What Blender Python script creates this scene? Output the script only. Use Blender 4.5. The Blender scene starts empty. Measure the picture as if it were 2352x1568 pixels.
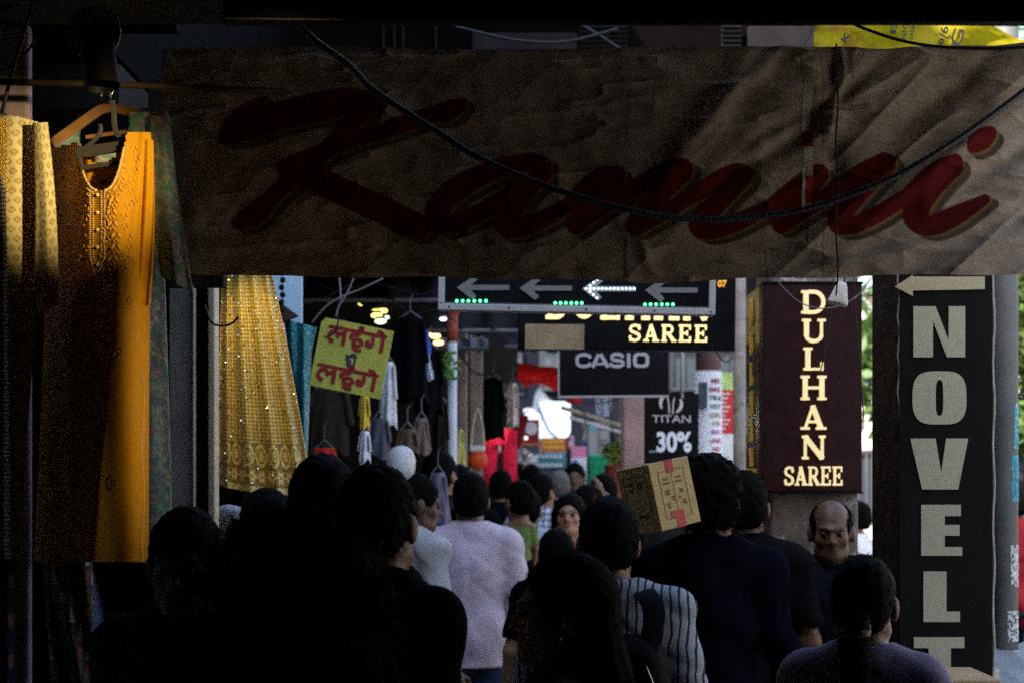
import bpy, math, random
import numpy as np
from mathutils import Vector, Matrix

random.seed(7)
RNG = np.random.default_rng(7)
sc = bpy.context.scene
COL = sc.collection
R = math.radians

# ------------------------------------------------------------------ camera, sky, sun, exposure
CAM_Z = 1.66
FPX, U0, V0 = 3763.0, 1176.0, 1077.0            # focal length, vanishing point, on a 2352 px wide picture
cam_d = bpy.data.cameras.new("camera")
cam = bpy.data.objects.new("camera", cam_d)
COL.objects.link(cam)
cam.location = (0, 0, CAM_Z)
cam.rotation_euler = (R(90), 0, 0)
cam_d.sensor_width = 36
cam_d.lens = 57.6
cam_d.shift_y = (V0 - 784.0) / 2352.0
cam_d.clip_start = 0.05
cam_d.clip_end = 400
cam_d.dof.use_dof = True
cam_d.dof.focus_distance = 4.6
cam_d.dof.aperture_fstop = 4.0
sc.camera = cam

SUN = Vector((-0.50, -0.42, 0.76)).normalized()   # towards the sun: high, behind and to the left; the buildings keep the lane itself in shade
world = bpy.data.worlds.new("World")
sc.world = world
world.use_nodes = True
wn = world.node_tree
sky = wn.nodes.new("ShaderNodeTexSky")
sky.sky_type = 'NISHITA'
sky.sun_disc = False
sky.sun_elevation = math.asin(SUN.z)
sky.sun_rotation = math.atan2(SUN.x, SUN.y)
sky.dust_density = 2.0
bg = wn.nodes["Background"]
bg.inputs[1].default_value = 0.15
wn.links.new(sky.outputs[0], bg.inputs[0])
sun_d = bpy.data.lights.new("sun", 'SUN')
sun_d.energy = 4.0
sun_d.angle = R(0.5)
sun_d.color = (1.0, 0.94, 0.84)
sun = bpy.data.objects.new("sun", sun_d)
COL.objects.link(sun)
sun.location = (-6, -6, 14)
sun.rotation_euler = (-SUN).to_track_quat('-Z', 'Y').to_euler()

sc.view_settings.view_transform = 'Standard'
sc.view_settings.look = 'None'
EXPO = 2.25                                       # exposed for the open shade beyond the banner
sc.view_settings.exposure = EXPO
sc.view_settings.gamma = 1.0
sc.view_settings.use_curve_mapping = False
sc.cycles.use_denoising = False                   # the photograph is grainy: keep the sensor-like grain
sc.cycles.use_guiding = True
sc.cycles.use_light_tree = True
sc.cycles.max_bounces = 8
sc.cycles.sample_clamp_indirect = 1.5


# ------------------------------------------------------------------ helpers
def P(u, v, d):
    return Vector(((u - U0) * d / FPX, d, CAM_Z + (V0 - v) * d / FPX))


def tag(o, label=None, cat=None, group=None, kind=None):
    if label: o['label'] = label
    if cat: o['category'] = cat
    if group: o['group'] = group
    if kind: o['kind'] = kind
    return o


def empty(name, loc=(0, 0, 0), rot=(0, 0, 0), label=None, cat=None, group=None, parent=None):
    o = bpy.data.objects.new(name, None)
    COL.objects.link(o)
    o.empty_display_size = 0.1
    o.location = loc
    o.rotation_euler = rot
    if parent: o.parent = parent
    return tag(o, label, cat, group)


def link(name, me, mat=None, parent=None, loc=None, rot=None):
    o = bpy.data.objects.new(name, me)
    COL.objects.link(o)
    if mat is not None and len(me.materials) == 0: me.materials.append(mat)
    if parent: o.parent = parent
    if loc is not None: o.location = loc
    if rot is not None: o.rotation_euler = rot
    return o


def np_mesh(name, verts, faces, smooth=True, cols=None):
    """verts (n,3), faces (m,4) or (m,3) arrays"""
    me = bpy.data.meshes.new(name)
    verts = np.ascontiguousarray(verts, dtype=np.float32)
    faces = np.ascontiguousarray(faces, dtype=np.int32)
    n, k = faces.shape
    me.vertices.add(len(verts))
    me.vertices.foreach_set('co', verts.ravel())
    me.loops.add(n * k)
    me.loops.foreach_set('vertex_index', faces.ravel())
    me.polygons.add(n)
    me.polygons.foreach_set('loop_start', np.arange(0, n * k, k, dtype=np.int32))
    me.polygons.foreach_set('loop_total', np.full(n, k, dtype=np.int32))
    me.polygons.foreach_set('use_smooth', np.full(n, smooth, dtype=bool))
    me.update(calc_edges=True)
    if cols is not None:
        a = me.color_attributes.new('Col', 'FLOAT_COLOR', 'POINT')
        c = np.ones((len(verts), 4), dtype=np.float32)
        c[:, :3] = cols
        a.data.foreach_set('color', c.ravel())
    return me


_M = {}


def mat(name, col=(.5, .5, .5), rough=.7, metal=0.0, var=0.18, vscale=9.0, bump=0.0, bscale=60.0, emit=None, estr=1.0,
        attr=False, spec=0.25, trans=0.0, sheen=0.0, dirt=None, alpha=None, coat=0.0):
    if name in _M: return _M[name]
    m = bpy.data.materials.new(name)
    m.use_nodes = True
    nt = m.node_tree
    N, L = nt.nodes, nt.links
    b = N["Principled BSDF"]
    b.inputs['Roughness'].default_value = rough
    b.inputs['Metallic'].default_value = metal
    b.inputs['Specular IOR Level'].default_value = spec
    if sheen: b.inputs['Sheen Weight'].default_value = sheen
    if coat: b.inputs['Coat Weight'].default_value = coat
    tc = N.new('ShaderNodeTexCoord')
    if attr:
        ca = N.new('ShaderNodeVertexColor'); ca.layer_name = 'Col'
        src = ca.outputs[0]
    else:
        rg = N.new('ShaderNodeRGB'); rg.outputs[0].default_value = (*col, 1)
        src = rg.outputs[0]
    if var > 0:
        nz = N.new('ShaderNodeTexNoise'); nz.inputs['Scale'].default_value = vscale
        nz.inputs['Detail'].default_value = 5; nz.inputs['Roughness'].default_value = .62
        L.new(tc.outputs['Object'], nz.inputs['Vector'])
        mr = N.new('ShaderNodeMapRange')
        mr.inputs[1].default_value = .3; mr.inputs[2].default_value = .7
        mr.inputs[3].default_value = 1 - var; mr.inputs[4].default_value = 1 + var
        L.new(nz.outputs['Fac'], mr.inputs[0])
        mx = N.new('ShaderNodeMix'); mx.data_type = 'RGBA'; mx.blend_type = 'MULTIPLY'
        mx.inputs['Factor'].default_value = 1
        L.new(src, mx.inputs['A'])
        L.new(mr.outputs[0], mx.inputs['B'])
        src = mx.outputs['Result']
        rr = N.new('ShaderNodeMapRange'); rr.inputs[3].default_value = max(.05, rough - .12); rr.inputs[4].default_value = min(1, rough + .12)
        L.new(nz.outputs['Fac'], rr.inputs[0]); L.new(rr.outputs[0], b.inputs['Roughness'])
    if dirt:
        dn = N.new('ShaderNodeTexNoise'); dn.inputs['Scale'].default_value = dirt[1]; dn.inputs['Detail'].default_value = 8
        dn.inputs['Roughness'].default_value = .7
        L.new(tc.outputs['Object'], dn.inputs['Vector'])
        dr = N.new('ShaderNodeMapRange'); dr.inputs[1].default_value = dirt[2]; dr.inputs[2].default_value = dirt[2] + .08
        L.new(dn.outputs['Fac'], dr.inputs[0])
        dx = N.new('ShaderNodeMix'); dx.data_type = 'RGBA'
        L.new(dr.outputs[0], dx.inputs['Factor']); L.new(src, dx.inputs['A']); dx.inputs['B'].default_value = (*dirt[0], 1)
        src = dx.outputs['Result']
    L.new(src, b.inputs['Base Color'])
    if emit is not None:
        b.inputs['Emission Color'].default_value = (*emit, 1)
        b.inputs['Emission Strength'].default_value = estr / 2 ** EXPO
    if bump > 0:
        bn = N.new('ShaderNodeTexNoise'); bn.inputs['Scale'].default_value = bscale; bn.inputs['Detail'].default_value = 3
        L.new(tc.outputs['Object'], bn.inputs['Vector'])
        bp = N.new('ShaderNodeBump'); bp.inputs['Strength'].default_value = bump; bp.inputs['Distance'].default_value = .01
        L.new(bn.outputs['Fac'], bp.inputs['Height']); L.new(bp.outputs[0], b.inputs['Normal'])
    if trans > 0:
        tr = N.new('ShaderNodeBsdfTranslucent'); L.new(src, tr.inputs[0])
        ms = N.new('ShaderNodeMixShader'); ms.inputs[0].default_value = trans
        L.new(b.outputs[0], ms.inputs[1]); L.new(tr.outputs[0], ms.inputs[2])
        L.new(ms.outputs[0], N['Material Output'].inputs[0])
    _M[name] = m
    return m


def hash3(i, j, k):
    n = (i * 374761393 + j * 668265263 + k * 2147483647).astype(np.int64) & 0xffffffff
    n = ((n ^ (n >> 13)) * 1274126177) & 0xffffffff
    return ((n ^ (n >> 16)) & 0xffff) / 65535.0


def vnoise(x, y, z=0.0):
    x, y, z = np.broadcast_arrays(np.asarray(x, float), np.asarray(y, float), np.asarray(z, float))
    xi, yi, zi = np.floor(x).astype(np.int64), np.floor(y).astype(np.int64), np.floor(z).astype(np.int64)
    fx, fy, fz = x - xi, y - yi, z - zi
    fx, fy, fz = fx * fx * (3 - 2 * fx), fy * fy * (3 - 2 * fy), fz * fz * (3 - 2 * fz)
    r = 0
    for a in (0, 1):
        for b in (0, 1):
            for c in (0, 1):
                w = (fx if a else 1 - fx) * (fy if b else 1 - fy) * (fz if c else 1 - fz)
                r = r + w * hash3(xi + a, yi + b, zi + c)
    return r                                                          # 0..1


def fbm(x, y, z=0.0, o=3):
    s, a, t = 0, .5, 0
    for i in range(o):
        s = s + a * vnoise(np.asarray(x) * 2 ** i + 7 * i, np.asarray(y) * 2 ** i, np.asarray(z) * 2 ** i)
        t += a; a *= .5
    return s / t


def spline(pts, n=8):
    pts = [Vector(p) for p in pts]
    out = []
    for i in range(len(pts) - 1):
        p0, p1, p2, p3 = pts[max(0, i - 1)], pts[i], pts[i + 1], pts[min(len(pts) - 1, i + 2)]
        for k in range(n):
            t = k / n
            out.append(0.5 * ((2 * p1) + (p2 - p0) * t + (2 * p0 - 5 * p1 + 4 * p2 - p3) * t * t + (3 * p1 - p0 - 3 * p2 + p3) * t ** 3))
    out.append(pts[-1])
    return out


class MB:
    def __init__(self):
        self.v, self.f = [], []

    def add(self, vs, fs):
        o = len(self.v)
        self.v += [tuple(x) for x in vs]
        self.f += [tuple(i + o for i in f) for f in fs]
        return self

    def box(self, c, s, rot=None):
        c = Vector(c); h = Vector(s) / 2
        vs = [Vector((x, y, z)) for x in (-h.x, h.x) for y in (-h.y, h.y) for z in (-h.z, h.z)]
        if rot is not None: vs = [rot @ p for p in vs]
        return self.add([p + c for p in vs], [(0, 1, 3, 2), (4, 6, 7, 5), (0, 4, 5, 1), (2, 3, 7, 6), (0, 2, 6, 4), (1, 5, 7, 3)])

    def bbox(self, lo, hi):
        lo, hi = Vector(lo), Vector(hi)
        return self.box((lo + hi) / 2, hi - lo)

    def poly(self, pts, y0, y1):
        """closed outline of (x,z) extruded from y0 (front) to y1 (back)"""
        n = len(pts)
        vs = [(x, y0, z) for x, z in pts] + [(x, y1, z) for x, z in pts]
        fs = [tuple(range(n)), tuple(range(2 * n - 1, n - 1, -1))] + [(i, i + n, (i + 1) % n + n, (i + 1) % n) for i in range(n)]
        return self.add(vs, fs)

    def ring(self, outer, inner, y0, y1):
        n = len(outer)
        vs = [(x, y0, z) for x, z in outer] + [(x, y0, z) for x, z in inner] + [(x, y1, z) for x, z in outer] + [(x, y1, z) for x, z in inner]
        fs = []
        for i in range(n):
            j = (i + 1) % n
            fs += [(i, j, n + j, n + i), (2 * n + i, 3 * n + i, 3 * n + j, 2 * n + j), (i, 2 * n + i, 2 * n + j, j), (n + i, n + j, 3 * n + j, 3 * n + i)]
        return self.add(vs, fs)

    def stroke(self, pts, w, y0, y1, closed=False):
        """a band of width w along (x,z) points, extruded"""
        pts = [Vector(p) for p in pts]
        n = len(pts)
        Ls, Rs = [], []
        for i in range(n):
            a = pts[(i - 1) % n] if (closed or i > 0) else pts[i]
            b = pts[(i + 1) % n] if (closed or i < n - 1) else pts[i]
            t = (b - a).normalized() if (b - a).length > 1e-9 else Vector((1, 0))
            nn = Vector((-t.y, t.x))
            ww = w[i] if isinstance(w, (list, tuple)) else w
            Ls.append(pts[i] + nn * ww / 2); Rs.append(pts[i] - nn * ww / 2)
        if closed: return self.ring(Ls, Rs, y0, y1)
        vs = [(p.x, y0, p.y) for p in Ls] + [(p.x, y0, p.y) for p in Rs] + [(p.x, y1, p.y) for p in Ls] + [(p.x, y1, p.y) for p in Rs]
        fs = []
        for i in range(n - 1):
            j = i + 1
            fs += [(i, j, n + j, n + i), (2 * n + i, 3 * n + i, 3 * n + j, 2 * n + j), (i, 2 * n + i, 2 * n + j, j), (n + i, n + j, 3 * n + j, 3 * n + i)]
        fs += [(0, n, 3 * n, 2 * n), (n - 1, 3 * n - 1, 4 * n - 1, 2 * n - 1)]
        return self.add(vs, fs)

    def tube(self, pts, r, seg=8, cap=True):
        pts = [Vector(p) for p in pts]
        n = len(pts)
        vs, fs = [], []
        up = None
        for i, p in enumerate(pts):
            t = (pts[min(n - 1, i + 1)] - pts[max(0, i - 1)]).normalized()
            if up is None:
                up = t.orthogonal().normalized()
            up = (up - t * up.dot(t)).normalized()
            bt = t.cross(up)
            rr = r[i] if isinstance(r, (list, tuple, np.ndarray)) else r
            for k in range(seg):
                a = 2 * math.pi * k / seg
                vs.append(p + (up * math.cos(a) + bt * math.sin(a)) * rr)
        for i in range(n - 1):
            for k in range(seg):
                k2 = (k + 1) % seg
                fs.append((i * seg + k, i * seg + k2, (i + 1) * seg + k2, (i + 1) * seg + k))
        if cap:
            fs.append(tuple(range(seg - 1, -1, -1)))
            fs.append(tuple((n - 1) * seg + k for k in range(seg)))
        return self.add(vs, fs)

    def ell(self, c, r, nu=12, nv=8, rot=None):
        c = Vector(c)
        vs, fs = [], []
        for j in range(nv + 1):
            ph = math.pi * j / nv
            for i in range(nu):
                th = 2 * math.pi * i / nu
                q = Vector((r[0] * math.sin(ph) * math.cos(th), r[1] * math.sin(ph) * math.sin(th), r[2] * math.cos(ph)))
                if rot is not None: q = rot @ q
                vs.append(c + q)
        for j in range(nv):
            for i in range(nu):
                i2 = (i + 1) % nu
                fs.append((j * nu + i, (j + 1) * nu + i, (j + 1) * nu + i2, j * nu + i2))
        return self.add(vs, fs)

    def mesh(self, name, smooth=False):
        me = bpy.data.meshes.new(name)
        me.from_pydata([tuple(v) for v in self.v], [], self.f)
        if smooth:
            for p in me.polygons: p.use_smooth = True
        me.update()
        return me

    def build(self, name, m, parent=None, smooth=False, loc=None, rot=None, bevel=0):
        o = link(name, self.mesh(name, smooth), m, parent, loc, rot)
        if bevel:
            b = o.modifiers.new('bevel', 'BEVEL'); b.width = bevel; b.segments = 2; b.limit_method = 'ANGLE'
        return o


def arc(cx, cy, rx, ry, a0, a1, n=10):
    return [(cx + rx * math.cos(R(a0 + (a1 - a0) * i / n)), cy + ry * math.sin(R(a0 + (a1 - a0) * i / n))) for i in range(n + 1)]


def text_obj(name, s, size_w, size_h, m, parent, loc, rot=(R(90), 0, 0), bold=0.0, depth=0.001):
    """flat lettering fitted into size_w x size_h, centred on loc (facing -y)"""
    cu = bpy.data.curves.new(name, 'FONT')
    cu.body = s
    cu.offset = bold
    cu.extrude = depth
    o = bpy.data.objects.new(name, cu)
    COL.objects.link(o)
    bpy.context.view_layer.update()
    dg = bpy.context.evaluated_depsgraph_get()
    me = bpy.data.meshes.new_from_object(o.evaluated_get(dg))
    bpy.data.objects.remove(o)
    co = np.empty(len(me.vertices) * 3, np.float32)
    me.vertices.foreach_get('co', co)
    co = co.reshape(-1, 3)
    lo, hi = co.min(0), co.max(0)
    c = (lo + hi) / 2
    k = np.array([size_w / max(1e-6, hi[0] - lo[0]), size_h / max(1e-6, hi[1] - lo[1]), 1.0])
    co = (co - c) * k
    me.vertices.foreach_set('co', co.astype(np.float32).ravel())
    me.update()
    me.name = name
    return link(name, me, m, parent, loc, rot)


# slab-serif capitals: list of ('r', x0,z0,x1,z1) and ('s', points, width); cap height 1
def slab(ch):
    t, o = .11, .08
    S = .19

    def stem(x, w=S, top=True, bot=True, l=o, r=o):
        g = [('r', x, 0, x + w, 1)]
        if top: g.append(('r', x - l, 1 - t, x + w + r, 1))
        if bot: g.append(('r', x - l, 0, x + w + r, t))
        return g
    if ch == 'D': return .95, stem(.1, r=.1) + [('s', [(.29, .94)] + arc(.48, .5, .36, .44, 90, -90, 12) + [(.29, .06)], .15)]
    if ch == 'U': return .98, stem(.1, S, True, False)[1:] + [('r', .1, .3, .1 + S, 1), ('r', .73, .3, .84, 1), ('r', .63, 1 - t, .95, 1), ('s', [(.19, .32)] + arc(.48, .32, .3, .24, 180, 360, 12), .15)]
    if ch == 'L': return .85, stem(.1) + [('r', .29, 0, .8, t), ('r', .69, 0, .8, .36)]
    if ch == 'H': return 1.05, stem(.1) + stem(.76) + [('r', .25, .44, .8, .56)]
    if ch == 'A': return 1.02, [('s', [(.17, .03), (.49, .99)], .11), ('s', [(.47, .99), (.82, .03)], .2), ('r', .28, .27, .7, .38), ('r', .0, 0, .36, t), ('r', .6, 0, 1.02, t)]
    if ch == 'N': return 1.05, stem(.1, .12, True, True) + stem(.83, .12, True, False) + [('s', [(.14, .97), (.9, .03)], .21)]
    if ch == 'S': return .82, [('s', [(.72, .72), (.66, .88), (.42, .95), (.18, .87), (.11, .72), (.2, .58), (.44, .5), (.66, .4), (.72, .25), (.62, .11), (.38, .05), (.14, .13), (.09, .3)], .16), ('r', .64, .66, .75, .98), ('r', .06, .02, .17, .34)]
    if ch == 'R': return .98, stem(.1) + [('s', [(.29, .94), (.5, .94)] + arc(.5, .72, .22, .22, 90, -90, 8) + [(.29, .5)], .13), ('s', [(.45, .5), (.82, .04)], .19), ('r', .66, 0, .98, t)]
    if ch == 'E': return .9, stem(.1) + [('r', .29, 1 - t, .78, 1), ('r', .29, 0, .8, t), ('r', .29, .45, .6, .56), ('r', .69, .7, .79, 1), ('r', .7, 0, .81, .3), ('r', .52, .36, .61, .65)]
    return .5, []


def slab_letter(mb, ch, x, z, w, h, y0, y1):
    """place one slab capital in the box x..x+w, z..z+h"""
    gw, parts = slab(ch)
    kx = w / gw
    for i, g in enumerate(parts):
        e = -0.00025 * i
        if g[0] == 'r':
            mb.bbox((x + g[1] * kx, y0 + e, z + g[2] * h), (x + g[3] * kx, y1, z + g[4] * h))
        else:
            mb.stroke([(x + p[0] * kx, z + p[1] * h) for p in g[1]], g[2] * (kx + h) / 2, y0 + e, y1)


# ------------------------------------------------------------------ signed-distance bodies
class Field:
    def __init__(self, lo, hi, h):
        self.lo, self.h = np.array(lo, float), h
        self.ax = [np.arange(lo[i], hi[i] + h, h, dtype=np.float32) for i in range(3)]
        self.F = np.full([len(a) for a in self.ax], 0.5, dtype=np.float32)
        self.xf = None                                               # (R, pivot) of the head

    def sub(self, c, r):
        s = []
        for i in range(3):
            a = self.ax[i]
            i0 = max(0, int((c[i] - r[i] - a[0]) / self.h)); i1 = min(len(a), int((c[i] + r[i] - a[0]) / self.h) + 2)
            s.append(slice(i0, max(i0 + 1, i1)))
        return tuple(s)

    def pts(self, s, xf):
        X = self.ax[0][s[0]][:, None, None]; Y = self.ax[1][s[1]][None, :, None]; Z = self.ax[2][s[2]][None, None, :]
        if xf is not None:
            M, pv = xf
            x, y, z = X - pv[0], Y - pv[1], Z - pv[2]
            X = M[0][0] * x + M[1][0] * y + M[2][0] * z + pv[0]
            Y = M[0][1] * x + M[1][1] * y + M[2][1] * z + pv[1]
            Z = M[0][2] * x + M[1][2] * y + M[2][2] * z + pv[2]
        return X, Y, Z

    def put(self, s, b, k, mode):
        a = self.F[s]
        b = np.broadcast_to(b, a.shape)
        if mode == 'u':
            hh = np.maximum(k - np.abs(a - b), 0) / k
            self.F[s] = np.minimum(a, b) - hh * hh * k * .25
        else:
            hh = np.maximum(k - np.abs(a + b), 0) / k
            self.F[s] = np.maximum(a, -b) + hh * hh * k * .25

    def ell(self, c, r, k=.02, mode='u', xf=None, inf=0.0):
        r = np.array(r, float) + inf
        cc = np.array(c, float); rad = r + .05
        if xf is not None:
            M, pv = xf
            q = Vector(c) - Vector(pv); cc = np.array(M @ q) + np.array(pv); rad = np.full(3, r.max() + .05)
        s = self.sub(cc, rad)
        X, Y, Z = self.pts(s, xf)
        x, y, z = X - c[0], Y - c[1], Z - c[2]
        k0 = np.sqrt((x / r[0]) ** 2 + (y / r[1]) ** 2 + (z / r[2]) ** 2) + 1e-6
        k1 = np.sqrt((x / r[0] ** 2) ** 2 + (y / r[1] ** 2) ** 2 + (z / r[2] ** 2) ** 2) + 1e-6
        self.put(s, (k0 * (k0 - 1) / k1).astype(np.float32), k, mode)

    def cone(self, a, b, r1, r2, k=.02, mode='u', xf=None, sy=1.0, inf=0.0):
        a, b = np.array(a, float), np.array(b, float)
        r1, r2 = r1 + inf, r2 + inf
        rm = max(r1, r2) + .05
        if xf is None:
            c, rad = (a + b) / 2, np.abs(b - a) / 2 + rm
        else:
            M, pv = xf
            A = np.array(M @ (Vector(a) - Vector(pv))) + np.array(pv); B = np.array(M @ (Vector(b) - Vector(pv))) + np.array(pv)
            c, rad = (A + B) / 2, np.abs(B - A) / 2 + rm
        s = self.sub(c, rad)
        X, Y, Z = self.pts(s, xf)
        ab = b - a
        px, py, pz = X - a[0], (Y - a[1]) / sy, Z - a[2]
        ab2 = ab.copy(); ab2[1] /= sy
        t = np.clip((px * ab2[0] + py * ab2[1] + pz * ab2[2]) / max(1e-9, ab2 @ ab2), 0, 1)
        d = np.sqrt((px - t * ab2[0]) ** 2 + (py - t * ab2[1]) ** 2 + (pz - t * ab2[2]) ** 2) - (r1 + (r2 - r1) * t)
        self.put(s, (d * min(1, sy)).astype(np.float32), k, mode)

    def above(self, z0):
        self.F = np.maximum(self.F, (z0 - self.ax[2])[None, None, :])

    def below(self, z1):
        self.F = np.maximum(self.F, (self.ax[2] - z1)[None, None, :])

    def mesh(self):
        F = self.F
        F[0], F[-1], F[:, 0], F[:, -1], F[:, :, 0], F[:, :, -1] = 1, 1, 1, 1, 1, 1
        s = F < 0
        nx, ny, nz = F.shape
        C = [(i, j, k) for i in (0, 1) for j in (0, 1) for k in (0, 1)]
        cnt = np.zeros((nx - 1, ny - 1, nz - 1), np.int8)
        for (i, j, k) in C: cnt += s[i:nx - 1 + i, j:ny - 1 + j, k:nz - 1 + k]
        act = (cnt > 0) & (cnt < 8)
        I = np.argwhere(act)
        idx = np.full(act.shape, -1, np.int64)
        idx[act] = np.arange(len(I))
        vals = {c: F[I[:, 0] + c[0], I[:, 1] + c[1], I[:, 2] + c[2]] for c in C}
        pos = np.zeros((len(I), 3)); n = np.zeros(len(I))
        for a in C:
            for ax in range(3):
                if a[ax]: continue
                b = list(a); b[ax] = 1; b = tuple(b)
                fa, fb = vals[a], vals[b]
                cr = (fa < 0) != (fb < 0)
                t = np.where(cr, fa / np.where(cr, fa - fb, 1), 0)
                p = np.tile(np.array(a, float), (len(I), 1)); p[:, ax] += t
                pos += p * cr[:, None]; n += cr
        V = (I + pos / n[:, None]) * self.h + np.array([a[0] for a in self.ax])
        quads = []
        for ax in range(3):
            o1, o2 = [(1, 2), (2, 0), (0, 1)][ax]
            sl0 = [slice(1, None)] * 3; sl1 = [slice(1, None)] * 3
            sl0[ax] = slice(0, -1); sl1[ax] = slice(1, None)
            e = s[tuple(sl0)] != s[tuple(sl1)]
            E = np.argwhere(e)
            for ax2 in range(3):
                if ax2 != ax: E[:, ax2] += 1
            ok = (E[:, o1] < idx.shape[o1]) & (E[:, o2] < idx.shape[o2]) & (E[:, ax] < idx.shape[ax])
            E = E[ok]
            q = []
            for d1, d2 in ((-1, -1), (0, -1), (0, 0), (-1, 0)):
                K = E.copy(); K[:, o1] += d1; K[:, o2] += d2
                q.append(idx[K[:, 0], K[:, 1], K[:, 2]])
            q = np.stack(q, 1)
            inside = s[E[:, 0], E[:, 1], E[:, 2]]
            q[~inside] = q[~inside][:, ::-1]
            quads.append(q[(q >= 0).all(1)])
        return V, np.concatenate(quads)


# ------------------------------------------------------------------ people
PIV = (0, -.01, 1.45)
CACHE = {}


def wrinkle(X, Y, Z, ph, amp):
    a = np.sin(34 * (Z + .35 * np.abs(X)) + 6 * np.sin(5 * X + ph) + 3 * np.sin(9 * Y + ph * 2))
    b = np.sin(21 * (X * .9 + Z * .5) + 4 * np.sin(8 * Z + ph) + 2 * ph)
    c = np.sin(47 * (X * .8 - Z * .6) + 5 * np.sin(11 * Z + 3 * ph))
    d = np.sin(16 * (X * 1.1 + Z * 1.3 * np.sign(X)) + 7 * np.sin(4 * Z + ph) + 3 * np.sin(6 * X))
    return amp * 1.35 * (a * .4 + b * .5 + c * .3 + .6 * np.maximum(d, 0) ** 3)


def torso(f, inf, hip=0.0, fem=False, bw=1.0):
    sw = .165 if not fem else .145
    f.ell((0, 0, .95), (.162 * bw + hip, .115 * bw + hip * .6, .15), .05, inf=inf)
    f.ell((0, 0, 1.10), (.148 * bw, .105 * bw, .17), .06, inf=inf)
    f.ell((0, -.005, 1.26), (.172 * bw, .118 * bw, .17), .06, inf=inf)
    f.cone((-sw, -.005, 1.365), (sw, -.005, 1.365), .058, .058, .06, inf=inf)
    for sx in (-1, 1):
        f.cone((.03 * sx, -.02, 1.43), (sw * sx, -.01, 1.375), .05, .045, .05, inf=inf)
        if fem: f.ell((.075 * sx, .095, 1.25), (.06, .055, .06), .04, inf=inf)


def head_m(yaw, pitch, roll=0):
    return Matrix.Rotation(R(yaw), 3, 'Z') @ Matrix.Rotation(R(pitch), 3, 'X') @ Matrix.Rotation(R(roll), 3, 'Y')


def hand(f, w, dirv, side):
    d = Vector(dirv).normalized()
    s = d.cross(Vector((side, 0, 0)))
    s = s.normalized() if s.length > .1 else Vector((0, 1, 0))      # across the palm
    nrm = d.cross(s).normalized()
    w = Vector(w)
    f.cone(w + d * .01, w + d * .075, .026, .03, .015)
    for i, (o, ln) in enumerate(((-.027, .066), (-.009, .076), (.01, .072), (.027, .056))):
        k0 = w + d * .08 + s * o
        k1 = k0 + d * ln * .5 - nrm * .004
        k2 = k1 + (d * .8 + nrm * (-.5) * 1).normalized() * ln * .5
        f.cone(k0, k1, .0095, .0085, .006); f.cone(k1, k2, .0085, .007, .006)
    t0 = w + d * .03 - s * .024; t1 = t0 - s * .028 + d * .03; t2 = t1 + d * .034 - s * .004
    f.cone(t0, t1, .0125, .0105, .01); f.cone(t1, t2, .0105, .008, .006)


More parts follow.
